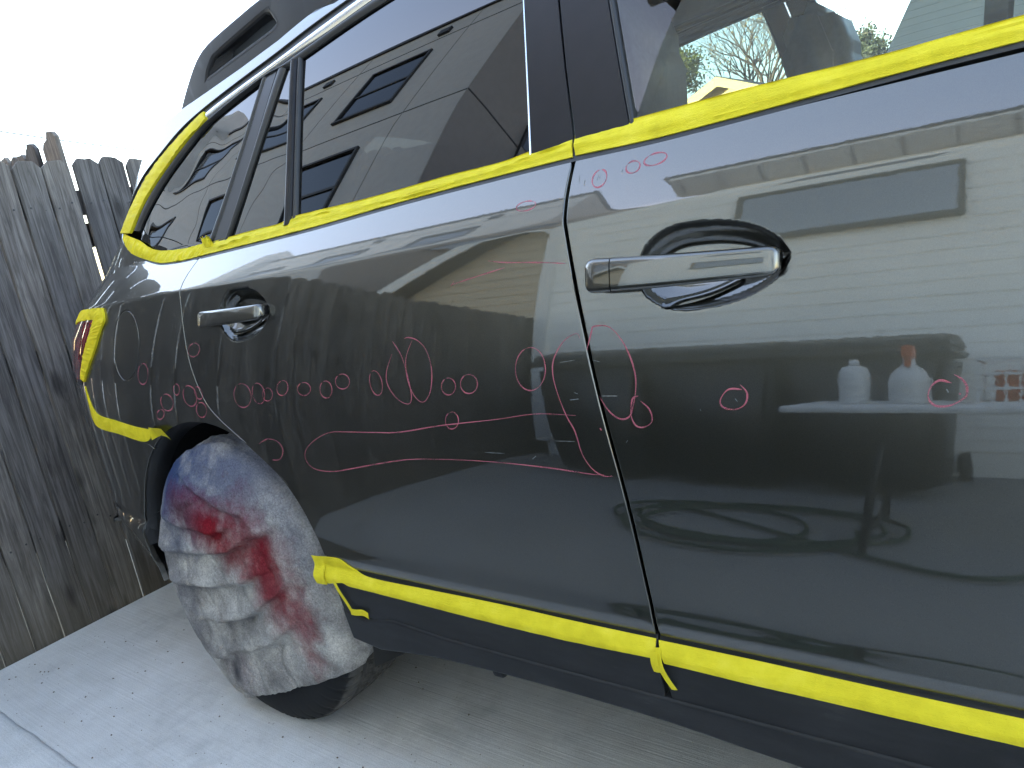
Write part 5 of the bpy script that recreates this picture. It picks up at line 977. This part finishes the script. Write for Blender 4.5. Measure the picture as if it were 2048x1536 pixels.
def cover():
    CX, CZ, RR = AX+.012, .350, .378; na, nr, nsk = 420, 110, 20
    sec = [(0, -.012), (.10, -.013), (.20, -.012), (.27, -.010), (.305, -.004), (.335, .006), (.36, .022), (.374, .050)]
    sr = np.array(sec)
    V = []; F = []
    #           height  sag   tilt   from   to    depth
    FOLDS = [(.530, .55, .22, -.40, .02, .013), (.455, .70, .26, -.44, .10, .024), (.372, .65, .34, -.42, .06, .020),
             (.300, .85, .30, -.40, .14, .026), (.205, .70, .42, -.33, .12, .020), (.645, -.6, -.35, -.30, .04, .012)]
    def fold(x, z, r_):
        h = 0
        wv = .034*noise.noise(Vector((x*4.2, z*3.4, 1.7)))+.013*noise.noise(Vector((x*13, z*8, 4.1)))
        for k, (z0, cv_, sl, xa, xb, dp) in enumerate(FOLDS):
            u = z-(z0+cv_*(x+.15)**2+sl*(x+.15)*.7+wv+.008*math.sin(9*x+k*2.1))
            fade = sstep(np.array((x-xa)/.07))*sstep(np.array((xb+.09-x)/.20))*(.45+1.2*abs(noise.noise(Vector((x*5+k*3, k*7.7, 0)))))
            up_, dn_ = .034+.014*math.sin(k*1.7), .007
            h += float(fade)*dp*1.7*(-(math.exp(-(u/up_)) if u > 0 else math.exp(u/.005))*.8+(math.exp(u/.016) if u < 0 else math.exp(-u/.005))*.5)
        c1 = (1-abs(noise.noise(Vector((x*6+z*4, z*6-x*3, 9)))))**9*.006; c2 = (1-abs(noise.noise(Vector((x*17, z*15, 6)))))**7*.0025
        big = noise.noise(Vector((x*4, z*4, 8)))*.008+noise.noise(Vector((x*28, z*30, 3)))*.0012
        d1 = math.hypot((x+.20)/.17, (z-.60)/.09); hump = .016*max(0, 1-d1)
        return h-big-hump+c1+c2
    for i in range(na):
        a = 2*math.pi*i/na; ca, sa = math.cos(a), math.sin(a)
        # hem: z = .145 + .40 x, wandering
        wob_ = .010*noise.noise(Vector((ca*3, sa*3, 7)))+.004*noise.noise(Vector((ca*14, sa*14, 2)))
        den = sa-.40*ca; num = .128+.40*CX-CZ+wob_; rh = num/den if den < -1e-6 else 9.
        rh = 9. if rh < 0 else rh
        k = min(1, max(0, (rh-RR)/.05)); rmax = min(RR-.005, rh)
        for j in range(nr+1):
            r_ = rmax*(j/nr)**.85; x = CX+r_*ca; z = CZ+r_*sa
            yy = float(np.interp(r_, sr[:, 0], sr[:, 1]))+fold(x, z, r_)*min(1, max(0, (RR-.02-r_)/.07+.45))
            yy = min(yy, float(np.interp(math.hypot(x-AX, z-AZ), [0, .30, .325, .345, .353, .3665, .368], [.004, .004, .006, .020, .026, .030, .2])))
            if j == nr and k < 1: yy += .002
            V.append((x, yy, z))
        for j in range(1, nsk+1):
            d_ = .105*k*j/nsk; rr = rmax+(.004+.006*math.sin(math.pi*j/nsk)+.010*noise.noise(Vector((ca*7, sa*7, j*.35)))+.004*noise.noise(Vector((ca*23, sa*23, j*.5))))*k-(1-k)*.004*j/nsk
            x = CX+rr*ca; z = CZ+rr*sa
            b0 = V[i*(nr+1+nsk)+nr][1]
            V.append((x, b0+d_+.0004*j, z))
    m_ = nr+1+nsk
    for i in range(na):
        j = (i+1) % na
        for k in range(m_-1): F.append((i*m_+k, j*m_+k, j*m_+k+1, i*m_+k+1))
    me = mesh('wheel_cover', V, F); bm = bmesh.new(); bm.from_mesh(me); bmesh.ops.remove_doubles(bm, verts=bm.verts[:], dist=1e-5); bmesh.ops.recalc_face_normals(bm, faces=bm.faces[:])
    if sum(fc.normal.y*fc.calc_area() for fc in bm.faces) > 0: bmesh.ops.reverse_faces(bm, faces=bm.faces[:])
    bm.to_mesh(me); bm.free(); me.polygons.foreach_set('use_smooth', [True]*len(me.polygons))
    return me
cv = link('wheel_cover', cover(), 'cloth'); tag(cv, 'grey cloth wheel cover stained with red and blue paint over the rear tyre', 'wheel cover')

# ------------------------------------------------------------------ masking tape
def wr(seed, amp, fx, fy, bumps=0.0, base=.0014):
    def h(t, s):
        o = np.empty(t.shape)
        for i in range(t.shape[0]):
            for j in range(t.shape[1]):
                a = noise.noise(Vector((t[i, j]*fx, s[i, j]*fy, seed))); b = noise.noise(Vector((t[i, j]*fx*3.1+s[i, j]*2, s[i, j]*fy*2, seed+5)))
                o[i, j] = base+amp*(abs(a)*1.2+.5*abs(b))+bumps*math.sin(math.pi*s[i, j])**2
        return o
    return h
def tape(name_label, A, C, h, na=160, nb=11, f=surf_plain):
    o = strip('masking_tape', A, C, 'tape', None, na, nb, h, f, base=-.0002); return tag(o, name_label, 'tape', None)
def belt_h(seed, ripple):
    w_ = wr(seed, .0016, 16, 1.2)
    def h(t, s):
        # over the window seal: low at the body, a rounded shoulder, then lying back on the glass
        return w_(t, s)+.0024*np.exp(-((s-.42)/.16)**2)-.0035*sstep((s-.72)/.2)+.0004+ripple*np.exp(-((s-.5-.28*np.sin(t*9+seed))/.045)**2)*(.5+.5*np.sin(t*23+seed))
    return h
tape('yellow masking tape strip along the window sill of the front door', D['belt_lo_f']+[(1.75, 1.178), (2.05, 1.178)], D['belt_up_f']+[(1.75, 1.204), (2.05, 1.204)], belt_h(3, .0022), 200)
tape('wrinkled yellow masking tape strip along the window sill of the rear door', D['belt_lo_r'], D['belt_up_r'], belt_h(11, .0042), 220)
tape('crinkled yellow masking tape curving under the rear quarter window', D['qtape_lo'], D['qtape_up'], wr(21, .005, 30, 1.0, .0012), 150)
tape('yellow masking tape strip running up the rear edge of the quarter window', D['qrear_out'], D['qrear_in'], wr(31, .003, 20, 1.0, .0012, .0062), 120)
tp = tape('yellow masking tape around the red tail lamp', D['lamptape_top'], D['lamptape_topin'], wr(41, .003, 9, 1, .0012, .0046), 50)
tp2 = strip('tape_strip', D['lamptape_out'], D['lamptape_in'], 'tape', tp, 90, 9, wr(42, .004, 26, 1, .002, .0046), base=-.0002)
tp = tape('yellow masking tape strip from the tail lamp down to the rear wheel arch', D['bump_up'], D['bump_lo'], wr(51, .0016, 10, 1, .001), 110)
# its free end hangs into the arch
V = []
e0 = P0(*XZ([D['bump_up'][-1]]).T)[0]; e1 = P0(*XZ([D['bump_lo'][-1]]).T)[0]
for t in np.linspace(0, 1, 10):
    tw = 2.2*t; cx_ = e0[0]*.5+e1[0]*.5+.085*t; cz_ = e0[2]*.5+e1[2]*.5+.010*math.sin(2.4*t)-.006*t
    for s in (-1, 0, 1): V.append((cx_+.004*s*t, min(e0[1], e1[1])-.006-.002*t+.008*s*math.sin(tw), cz_-s*.017*(1-.25*math.sin(math.pi*t))))
link('tape_end', mesh('tape_end', V, [(i*3+j, i*3+j+1, i*3+j+4, i*3+j+3) for i in range(9) for j in range(2)]), 'tape', tp)
def sill_h(seed):
    w_ = wr(seed, .0009, 14, 1.4)
    return lambda t, s: w_(t, s)+.0006
tp = tape('yellow masking tape strip along the bottom seam of the rear door', D['sill_up_r'], D['sill_lo_r'], sill_h(61), 200, 13)
def tab(name, par, pts, wd, m='tape', dirv=(1, 0, 0)):
    """a loose tongue of tape through points"""
    q = spline(np.array(pts, float), 16); V = []
    for p_ in q:
        for s in (-.5, 0, .5): V.append((p_[0]+dirv[0]*wd*s, p_[1]+dirv[1]*wd*s-.0006*(1-abs(2*s)), p_[2]+dirv[2]*wd*s))
    return link(name, mesh(name, V, [(i*3+j, i*3+j+1, i*3+j+4, i*3+j+3) for i in range(15) for j in range(2)]), m, par)
def on(x, z, off=.003): 
    w_ = XZ([(x, z)]); q = P0(w_[:, 0], w_[:, 1])[0]; return (q[0], q[1]-off, q[2])
# folded-over end by the arch, wrapped round the door's rear corner
tab('tape_end', tp, [on(.262, .515, .004), on(.266, .495, .005), on(.272, .478, .006), on(.279, .461, .005)], .034, dirv=(1, .02, .05))
tab('tape_end', tp, [on(.318, .478, .006), on(.330, .455, .006), on(.342, .432, .005), on(.352, .413, .005)], .010, dirv=(.9, 0, .3))
tab('tape_end', tp, [on(.350, .412, .006), on(.366, .413, .006), on(.388, .417, .006), on(.402, .412, .005)], .014, dirv=(.1, 0, 1))
tp = tape('yellow masking tape strip along the bottom seam of the front door', D['sill_up_f']+[(1.75, .491), (2.1, .491)], D['sill_lo_f']+[(1.75, .4693), (2.1, .4693)], sill_h(71), 200, 13)
tab('tape_end', tp, [on(1.026, .487, .006), on(1.030, .465, .006), on(1.037, .445, .006), on(1.046, .428, .005)], .009, dirv=(1, 0, .2))
tab('tape_end', tp, [on(1.021, .482, .007), on(1.023, .466, .007), on(1.025, .452, .006)], .012, dirv=(1, 0, .1))
tk = thing('masking_tape', 'small crumpled knot of yellow masking tape at the rear door corner', 'tape', on(-.040, 1.178))
b = B()
for k in range(5):
    q = spline(np.array([(rnd.uniform(-.018, .018), -.004-rnd.uniform(0, .007), rnd.uniform(-.016, .016)) for _ in range(4)]), 10)
    pr = None
    for p_ in q:
        d_ = Vector((rnd.uniform(-.2, .2), rnd.uniform(-.3, .1), 1)).normalized()*.006; A_ = [b.bm.verts.new(Vector(p_)-d_), b.bm.verts.new(Vector(p_)+d_)]
        if pr: b.bm.faces.new((pr[0], A_[0], A_[1], pr[1]))
        pr = A_
b.obj('tape_strip', 'tape', tk, True)

# ------------------------------------------------------------------ the yard behind the viewer (seen in the paint and glass)
def siding(par, x0, x1, y, z0, z1, pitch, m, facing='y', tilt=.0045):
    k = 0; z = z0
    while z < z1-.01:
        zt = min(z+pitch, z1)
        b = B()
        if facing == 'y': b.prism([(y, z), (y+tilt+.008, z), (y+.008, zt+.006), (y, zt+.006)], 'x', x0, x1)
        else:
            s = 1 if facing == 'x+' else -1
            pts = [(y, z), (y+s*(tilt+.008), z), (y+s*.008, zt+.006), (y, zt+.006)]
            b.prism([(u, v) for u, v in pts], 'y', x0, x1)
        b.obj('siding_board', m, par); z += pitch
def house_window(par, x0, x1, y, z0, z1, sash=True, frame='trim', depth=.05, fr=.07):
    """a window set in a wall that faces +y: frame proud of the wall, panes set back in it"""
    b = B().box(x0-fr, x1+fr, y-.02, y+depth, z1, z1+fr).box(x0-fr, x1+fr, y-.02, y+depth+.02, z0-fr, z0).box(x0-fr, x0, y-.02, y+depth-.004, z0, z1).box(x1, x1+fr, y-.02, y+depth-.004, z0, z1)
    w = b.obj('window', frame, par)
    if sash:
        zm = (z0+z1)/2; B().box(x0, x1, y-.01, y+.03, zm-.03, zm+.03).obj('sash_bar', frame, w)
        B().box(x0, x1, y+.001, y+.012, zm+.03, z1).obj('pane', 'house_glass', w); B().box(x0, x1, y-.006, y+.006, z0, zm-.03).obj('pane', 'house_glass', w)
    else: B().box(x0, x1, y+.001, y+.012, z0, z1).obj('pane', 'house_glass', w)
    return w
WY = -2.86
wh = thing('white_house', 'two-storey house clad in off-white lap siding beside the driveway', 'house', (0, 0, 0))
B().box(-1.15, 7, -9.0, WY, -.09, 7.1).obj('wall', 'white_siding', wh)
siding(wh, -1.15, 7, WY, .25, 7.05, .112, 'white_siding')
siding(wh, -9.0, WY, -1.15, .25, 7.05, .112, 'white_siding', 'x-')
B().box(-1.21, -1.11, WY-.06, WY+.035, .2, 7.08).obj('corner_board', 'trim', wh)
so_ = B().box(-1.75, 7.4, WY-.2, WY+.55, 7.10, 7.14).obj('soffit', 'trim', wh)
for xx in np.arange(-1.65, 7.4, .42): B().box(xx, xx+.02, WY+.04, WY+.55, 7.085, 7.102).obj('soffit_joint', 'stucco2', wh)
B().box(-1.75, 7.4, WY+.55, WY+.58, 7.08, 7.28).obj('fascia', 'trim', wh)
B().prism([(WY+.62, 7.2), (WY+.62, 7.26), (-5.9, 8.8), (-9.7, 7.26), (-9.7, 7.2), (-5.9, 8.72)], 'x', -1.85, 7.5).obj('roof', 'roofing', wh)
house_window(wh, .12, 1.16, WY+.02, 2.10, 2.50, False, 'dark_trim', .03, .03)
house_window(wh, .1, 1.0, WY+.02, 3.6, 4.7, True)
house_window(wh, 3.4, 4.4, WY+.02, 1.2, 2.5, True)
tag(wh, 'two-storey house clad in off-white lap siding beside the driveway', 'house')
# tall stucco block behind
ab = thing('apartment_block', 'tall grey stucco apartment block with dark framed windows behind the fence', 'building', (0, 0, 0))
AY, AXE, AH = -4.2, -5.8, 12.3
B().box(-19, AXE, -18, AY, -.09, AH).obj('wall', 'stucco', ab)
B().box(-19, AXE+.06, AY-.1, AY+.06, AH, AH+.14).obj('parapet', 'dark_trim', ab)
B().box(AXE-.1, AXE+.06, -18, AY-.1, AH, AH+.14).obj('parapet', 'dark_trim', ab)
B().box(-18.6, -17.3, AY-.9, AY+.30, -.09, AH+.9).obj('stair_tower', 'stucco', ab)
B().box(AXE+.001, AXE+.03, -18, AY-.001, -.09, AH).obj('end_wall', 'stucco2', ab)  # darker colour stands in for the shade on this face
for zz in (5.4, 8.6, 11.6): B().box(-19, AXE+.004, AY-.004, AY+.006, zz, zz+.03).obj('render_joint', 'dark_trim', ab)
for zz in (5.4, 8.6): B().box(AXE+.02, AXE+.036, -18, AY, zz, zz+.03).obj('render_joint', 'dark_trim', ab)
for xx in (-7.3, -10.6, -14.0): B().box(xx, xx+.02, AY-.004, AY+.006, 0, AH).obj('render_joint', 'stucco2', ab)
for xx in (-8.85, -12.4, -15.9):
    for zz in (2.9, 6.1, 9.3):
        house_window(ab, xx-.82, xx+.82, AY, zz, zz+1.75, True, 'dark_trim', .06, .06)
for yy in (-6.6, -10.2):
    for zz in (1.0, 4.3, 7.5):
        b = B().box(AXE+.02, AXE+.09, yy-.8, yy-.73, zz, zz+1.6).box(AXE+.02, AXE+.09, yy+.73, yy+.8, zz, zz+1.6).box(AXE+.02, AXE+.10, yy-.8, yy+.8, zz-.07, zz).box(AXE+.02, AXE+.10, yy-.8, yy+.8, zz+1.6, zz+1.67)
        w = b.obj('window', 'dark_trim', ab); B().box(AXE+.031, AXE+.044, yy-.73, yy+.73, zz, zz+1.6).obj('pane', 'house_glass', w)
for xx in (-8.2, -12.0): B().box(xx, xx+.3, AY, AY+.08, 11.75, 11.95).obj('vent', 'dark_trim', ab)
# tan gabled house between
th_ = thing('tan_house', 'small tan gabled house seen over the grey fence', 'house', (0, 0, 0))
TY = -4.9; pk = (-2.9, 3.75)
B().prism([(-5.0, -.09), (-1.75, -.09), (-1.75, 2.75), pk, (-5.0, 2.45)], 'y', -9, TY).obj('wall', 'tan_siding', th_)
z = .2
while z < 3.6:
    zc = z+.15
    xl = -5.0 if zc < 2.45 else -5.0+(zc-2.45)/(pk[1]-2.45)*(pk[0]+5.0); xr_ = -1.75 if zc < 2.75 else -1.75+(zc-2.75)/(pk[1]-2.75)*(pk[0]+1.75)
    B().prism([(TY, z), (TY+.022, z), (TY+.008, zc), (TY, zc)], 'x', xl, xr_).obj('siding_board', 'tan_siding', th_); z += .15
B().prism([(-5.5, 2.20), (-5.5, 2.34), (pk[0], pk[1]+.16), (pk[0], pk[1]+.02)], 'y', -9.3, TY+.35).obj('roof', 'roofing', th_)
B().prism([(-1.4, 2.45), (pk[0], pk[1]+.02), (pk[0], pk[1]+.16), (-1.4, 2.59)], 'y', -9.3, TY+.35).obj('roof', 'roofing', th_)
B().prism([(-5.5, 2.12), (-5.5, 2.34), (pk[0], pk[1]+.15), (pk[0], pk[1]-.05)], 'y', TY+.351, TY+.38).obj('barge_board', 'trim', th_)
B().prism([(-1.4, 2.37), (pk[0], pk[1]-.05), (pk[0], pk[1]+.15), (-1.4, 2.59)], 'y', TY+.351, TY+.38).obj('barge_board', 'trim', th_)

# wheeled bins along the wall
def wheelie(x, y, lab):
    t = thing('wheeled_bin', lab, 'bin', (x, y, .011), 0, 'wheeled bins along the white house')
    b = B(); V0 = [(-.24, -.26), (.24, -.26), (.24, .26), (-.24, .26)]; V1 = [(-.29, -.34), (.29, -.34), (.29, .32), (-.29, .32)]
    A = [b.bm.verts.new((*p_, .06)) for p_ in V0]; C = [b.bm.verts.new((*p_, 1.02)) for p_ in V1]
    b.bm.faces.new(A[::-1]); b.bm.faces.new(C)
    for i in range(4): b.bm.faces.new((A[i], A[(i+1) % 4], C[(i+1) % 4], C[i]))
    bmesh.ops.bevel(b.bm, geom=b.bm.edges[:], offset=.03, segments=2, affect='EDGES'); b.obj('body', 'bin', t, True)
    B().box(-.31, .31, -.35, .34, 1.021, 1.06, .012).obj('rim', 'bin', t)
    b = B().prism([(-.36, 1.062), (.35, 1.062), (.33, 1.10), (.1, 1.15), (-.2, 1.15), (-.36, 1.10)], 'x', -.30, .30); bmesh.ops.bevel(b.bm, geom=b.bm.edges[:], offset=.012, segments=2, affect='EDGES'); b.obj('lid', 'bin', t)
    B().tube([(-.24, -.41, 1.03), (.24, -.41, 1.03)], .015).box(-.24, -.21, -.41, -.33, 1.0, 1.05).box(.21, .24, -.41, -.33, 1.0, 1.05).obj('handle', 'bin', t)
    for s in (-1, 1): B().lathe([(.02, -.02), (.125, -.02), (.125, .02), (.02, .02)], 24, Matrix.Translation((s*.285, -.30, .125)) @ Matrix.Rotation(R(90), 4, 'Y')).obj('wheel', 'tyre', t)
    s_ = link('serial_number', SERIAL, None, t); s_.location = (0, .312, .86); s_.rotation_euler = (R(90-4.2), 0, R(180))
    return t
for x, lb in ((-.35, 'black wheeled bin by the corner of the white house, nearest the fence'), (.27, 'black wheeled bin standing between two other bins'), (.90, 'black wheeled bin standing behind the white folding table')): wheelie(x, -2.40, lb)
# folding table with workshop things
ft = thing('folding_table', 'white plastic folding table with dark steel legs by the bins', 'table', (1.70, -1.62, .011))
B().box(-.9, .9, -.26, .26, .70, .735, .012).obj('table_top', 'table', ft)
for s in (-1, 1):
    for d in (-1, 1): B().tube([(s*.62, d*.02, .70), (s*.70, d*.22, .0)], .014).obj('leg', 'steel', ft, True)
    B().tube([(s*.69, -.2, .07), (s*.69, .2, .07)], .012).obj('stretcher', 'steel', ft)
def bottle(x, y, lab, trig):
    t = thing('spray_bottle' if trig else 'bottle', lab, 'bottle', (x, y, .746))
    if trig:
        B().lathe([(.05, 0), (.058, .01), (.06, .12), (.05, .16), (.02, .20), (.016, .23)], 24).obj('body', 'bottle', t, True)
        B().box(-.015, .015, -.03, .06, .232, .285, .006).box(-.008, .008, .03, .045, .19, .235, .002).obj('trigger', 'orange', t)
    else:
        B().lathe([(.042, 0), (.047, .01), (.047, .17), (.035, .195), (.018, .205)], 24).obj('body', 'bottle', t, True)
        B().lathe([(.018, .206), (.018, .225), (.006, .235)], 16).obj('cap', 'bottle', t, True)
bottle(.98, -1.58, 'white round bottle standing on the folding table', False); bottle(1.14, -1.56, 'white bottle with orange trigger head on the folding table', True)
ct = thing('wire_crate', 'white wire crate standing on the folding table', 'crate', (1.52, -1.64, .746))
b = B()
for s in np.linspace(-.2, .2, 13): b.box(s-.003, s+.003, .147, .153, 0, .22).box(s-.003, s+.003, -.153, -.147, 0, .22)
for zz in (0, .07, .14, .21): b.box(-.206, .206, .144, .156, zz, zz+.012).box(-.206, .206, -.156, -.144, zz, zz+.012).box(-.206, -.194, -.144, .144, zz, zz+.012).box(.194, .206, -.144, .144, zz, zz+.012)
b.obj('wire_grid', 'trim', ct)
B().box(-.16, .0, -.1, .1, .013, .16, .01).obj('contents', 'orange', ct); B().box(.03, .17, -.1, .1, .013, .13, .01).obj('contents', 'bin', ct)
hp = []
for k in range(190):
    t = k/189; a = t*2*math.pi*3.6; r1 = .42+.10*math.sin(t*7)+.08*math.sin(t*23); hp.append((.52+r1*1.0*math.cos(a)+.1*math.sin(t*9), -1.62+r1*.55*math.sin(a)+.05*math.sin(t*13), .024+.012*(k % 53)/53))
hp += [(1.2, -1.3, .024), (1.6, -1.45, .024), (2.2, -1.5, .024), (3.0, -1.9, .024), (3.3, -2.6, .024)]
tag(B().tube([tuple(v) for v in spline(np.array(hp), 420)], .0085, 8).obj('garden_hose', 'hose', None, True), 'dark green garden hose coiled loosely on the concrete', 'hose')

# ------------------------------------------------------------------ beyond the car: yellow gable and trees
yh = thing('yellow_house', 'sunlit yellow gabled house seen through the car windows', 'house', (-7.7, 25, -.09))
B().prism([(-4, 0), (4, 0), (4, 2.9), (0, 4.65), (-4, 2.9)], 'y', 0, 9).obj('wall', 'yellow_paint', yh)
for s in (-1, 1):
    B().prism([(s*4.6, 2.66), (s*4.6, 2.8), (0, 4.83), (0, 4.68)], 'y', -.45, 9.4).obj('roof', 'roofing', yh)
    B().prism([(s*4.6, 2.52), (s*4.6, 2.78), (0, 4.80), (0, 4.5)], 'y', -.50, -.452).obj('barge_board', 'yellow_paint', yh)
B().box(-.35, .35, -.06, -.002, 3.3, 4.0).obj('gable_vent', 'dark_trim', yh)
def tree(name, lab, loc, h, m, leaves, seed, spread=.55, depth=6, leaf=.16, lean=0):
    t = thing(name, lab, 'tree', loc); rnd = random.Random(seed); tips = []; b = B()
    def grow(p_, d, L, r_, lv):
        pts = [p_]; q = p_.copy(); dd = d.copy()
        for k in range(3):
            dd = (dd+Vector((rnd.gauss(0, .13), rnd.gauss(0, .13), rnd.gauss(.03, .08)))).normalized(); q = q+dd*L/3; pts.append(q.copy())
        b.tube(pts, [r_, r_*.88, r_*.76, r_*.62], 6 if lv < 3 else 4, False)
        if lv >= 3: tips.extend(pts[1:])
        if lv >= depth: return
        for k in range(rnd.choice((2, 3, 3)) if lv < 4 else 2):
            ax = Vector((rnd.gauss(0, 1), rnd.gauss(0, 1), rnd.gauss(0, .4))).normalized()
            nd_ = (dd+ax*spread*rnd.uniform(.6, 1.3)).normalized(); grow(q, nd_, L*rnd.uniform(.62, .84), r_*.6, lv+1)
    grow(Vector((0, 0, 0)), Vector((lean, 0, 1)).normalized(), h*.30, h*.022, 0)
    b.obj('trunk', 'bark', t, True)
    if leaves:
        V = []; F = []
        for k in range(leaves):
            c = rnd.choice(tips)+Vector((rnd.gauss(0, .16), rnd.gauss(0, .16), rnd.gauss(0, .16)))*h*.16
            u = Vector((rnd.gauss(0, 1), rnd.gauss(0, 1), rnd.gauss(0, 1))).normalized(); v = u.orthogonal().normalized(); s = leaf*rnd.uniform(.6, 1.3); i0 = len(V)
            V += [c+u*s, c+v*s*.5, c-u*s, c-v*s*.5]; F.append((i0, i0+1, i0+2, i0+3))
        link('crown', mesh('crown', V, F, False), m, t)
    return t
tree('bare_tree', 'bare branching tree above the yellow house roof', (-10.5, 34, -.09), 10, None, 0, 3, .52, 8)
tree('bare_tree', 'slender bare tree with a few yellow leaves beyond the car', (-7.4, 33, -.09), 9, 'leaf_y', 500, 12, .52, 8, .06)
tree('leafy_tree', 'yellow-green leafy tree beside the yellow house', (-14.5, 31, -.09), 9, 'leaf_g', 12000, 8, .55, 6, .085)
tree('evergreen_tree', 'dark evergreen tree to the right of the yellow gable', (-5.0, 36, -.09), 6.5, 'leaf_d', 16000, 21, .6, 6, .085)
tree('autumn_tree', 'golden autumn tree glimpsed past the window pillar', (-1.2, 22, -.09), 8, 'leaf_y', 18000, 31, .6, 6, .08)
# a neighbouring parked car's worth of clutter is hidden by the tape; close the far side of the yard with a fence
f3 = thing('wooden_fence', 'low weathered fence along the far side of the driveway', 'fence', (0, 3.7, 0))
for k in range(64):
    o = link('board', boards[(k*5) % 9], None, f3); o.location = (-1.1+k*.0935, rnd.uniform(-.003, .003), -.25); o.rotation_euler = (0, R(rnd.uniform(-.5, .5)), R(-90))
B().box(-1.2, 4.95, .012, .05, .9, .985).obj('rail', 'wood', f3)
for xx in (-1.2, 1.6, 4.9): B().box(xx-.045, xx+.045, .051, .14, -.1, 1.2).obj('post', 'wood', f3)

# neighbouring car parked further forward on the far side
nc = thing('parked_car', 'grey-green parked car glimpsed through the front windows', 'car', (.50, 2.72, 0))
b = B().prism([(0, .35), (.08, .30), (4.5, .30), (4.55, .6), (4.4, .85), (3.3, 1.02), (.25, 1.08), (.03, .95)], 'y', 0, 1.78); bmesh.ops.bevel(b.bm, geom=b.bm.edges[:], offset=.06, segments=3, affect='EDGES'); b.obj('body', 'paint', nc, True)
def trap(name, x0, x1, xt0, xt1, z0, z1, m, y0, y1, in_):
    bb = B(); A = [bb.bm.verts.new(p_) for p_ in ((x0, y0, z0), (x1, y0, z0), (x1, y1, z0), (x0, y1, z0))]; C = [bb.bm.verts.new(p_) for p_ in ((xt0, y0+in_, z1), (xt1, y0+in_, z1), (xt1, y1-in_, z1), (xt0, y1-in_, z1))]
    bb.bm.faces.new(A[::-1]); bb.bm.faces.new(C)
    for i in range(4): bb.bm.faces.new((A[i], A[(i+1) % 4], C[(i+1) % 4], C[i]))
    return bb.obj(name, m, nc)
trap('window', .16, 3.2, .5, 2.5, 1.07, 1.74, 'house_glass', .07, 1.71, .17)
trap('roof', .48, 2.55, .62, 2.35, 1.742, 1.84, 'paint', .235, 1.545, .04)
for yy, s_ in ((.225, 1), (1.555, -1)): B().tube([(.50, yy, 1.735), (1.4, yy, 1.75), (2.45, yy, 1.738)], .012).obj('bright_trim', 'chrome', nc, True)
for xx in (.75, 1.75):
    for yy, s_ in ((.06, 1), (1.72, -1)): B().prism([(xx-.04, 1.07), (xx+.05, 1.07), (xx+.09, 1.74), (xx+.02, 1.74)], 'y', -.01, .01).obj('pillar', 'black_gloss', nc).location = (0, yy+s_*.0, 0)
for xx in (.85, 3.6):
    for yy in (.0, 1.58): B().lathe([(.05, 0), (.20, .005), (.30, 0), (.33, .03), (.33, .17), (.30, .2), (.05, .2)], 28, Matrix.Translation((xx, yy+.2, .33)) @ Matrix.Rotation(R(90), 4, 'X')).obj('wheel', 'tyre', nc, True)
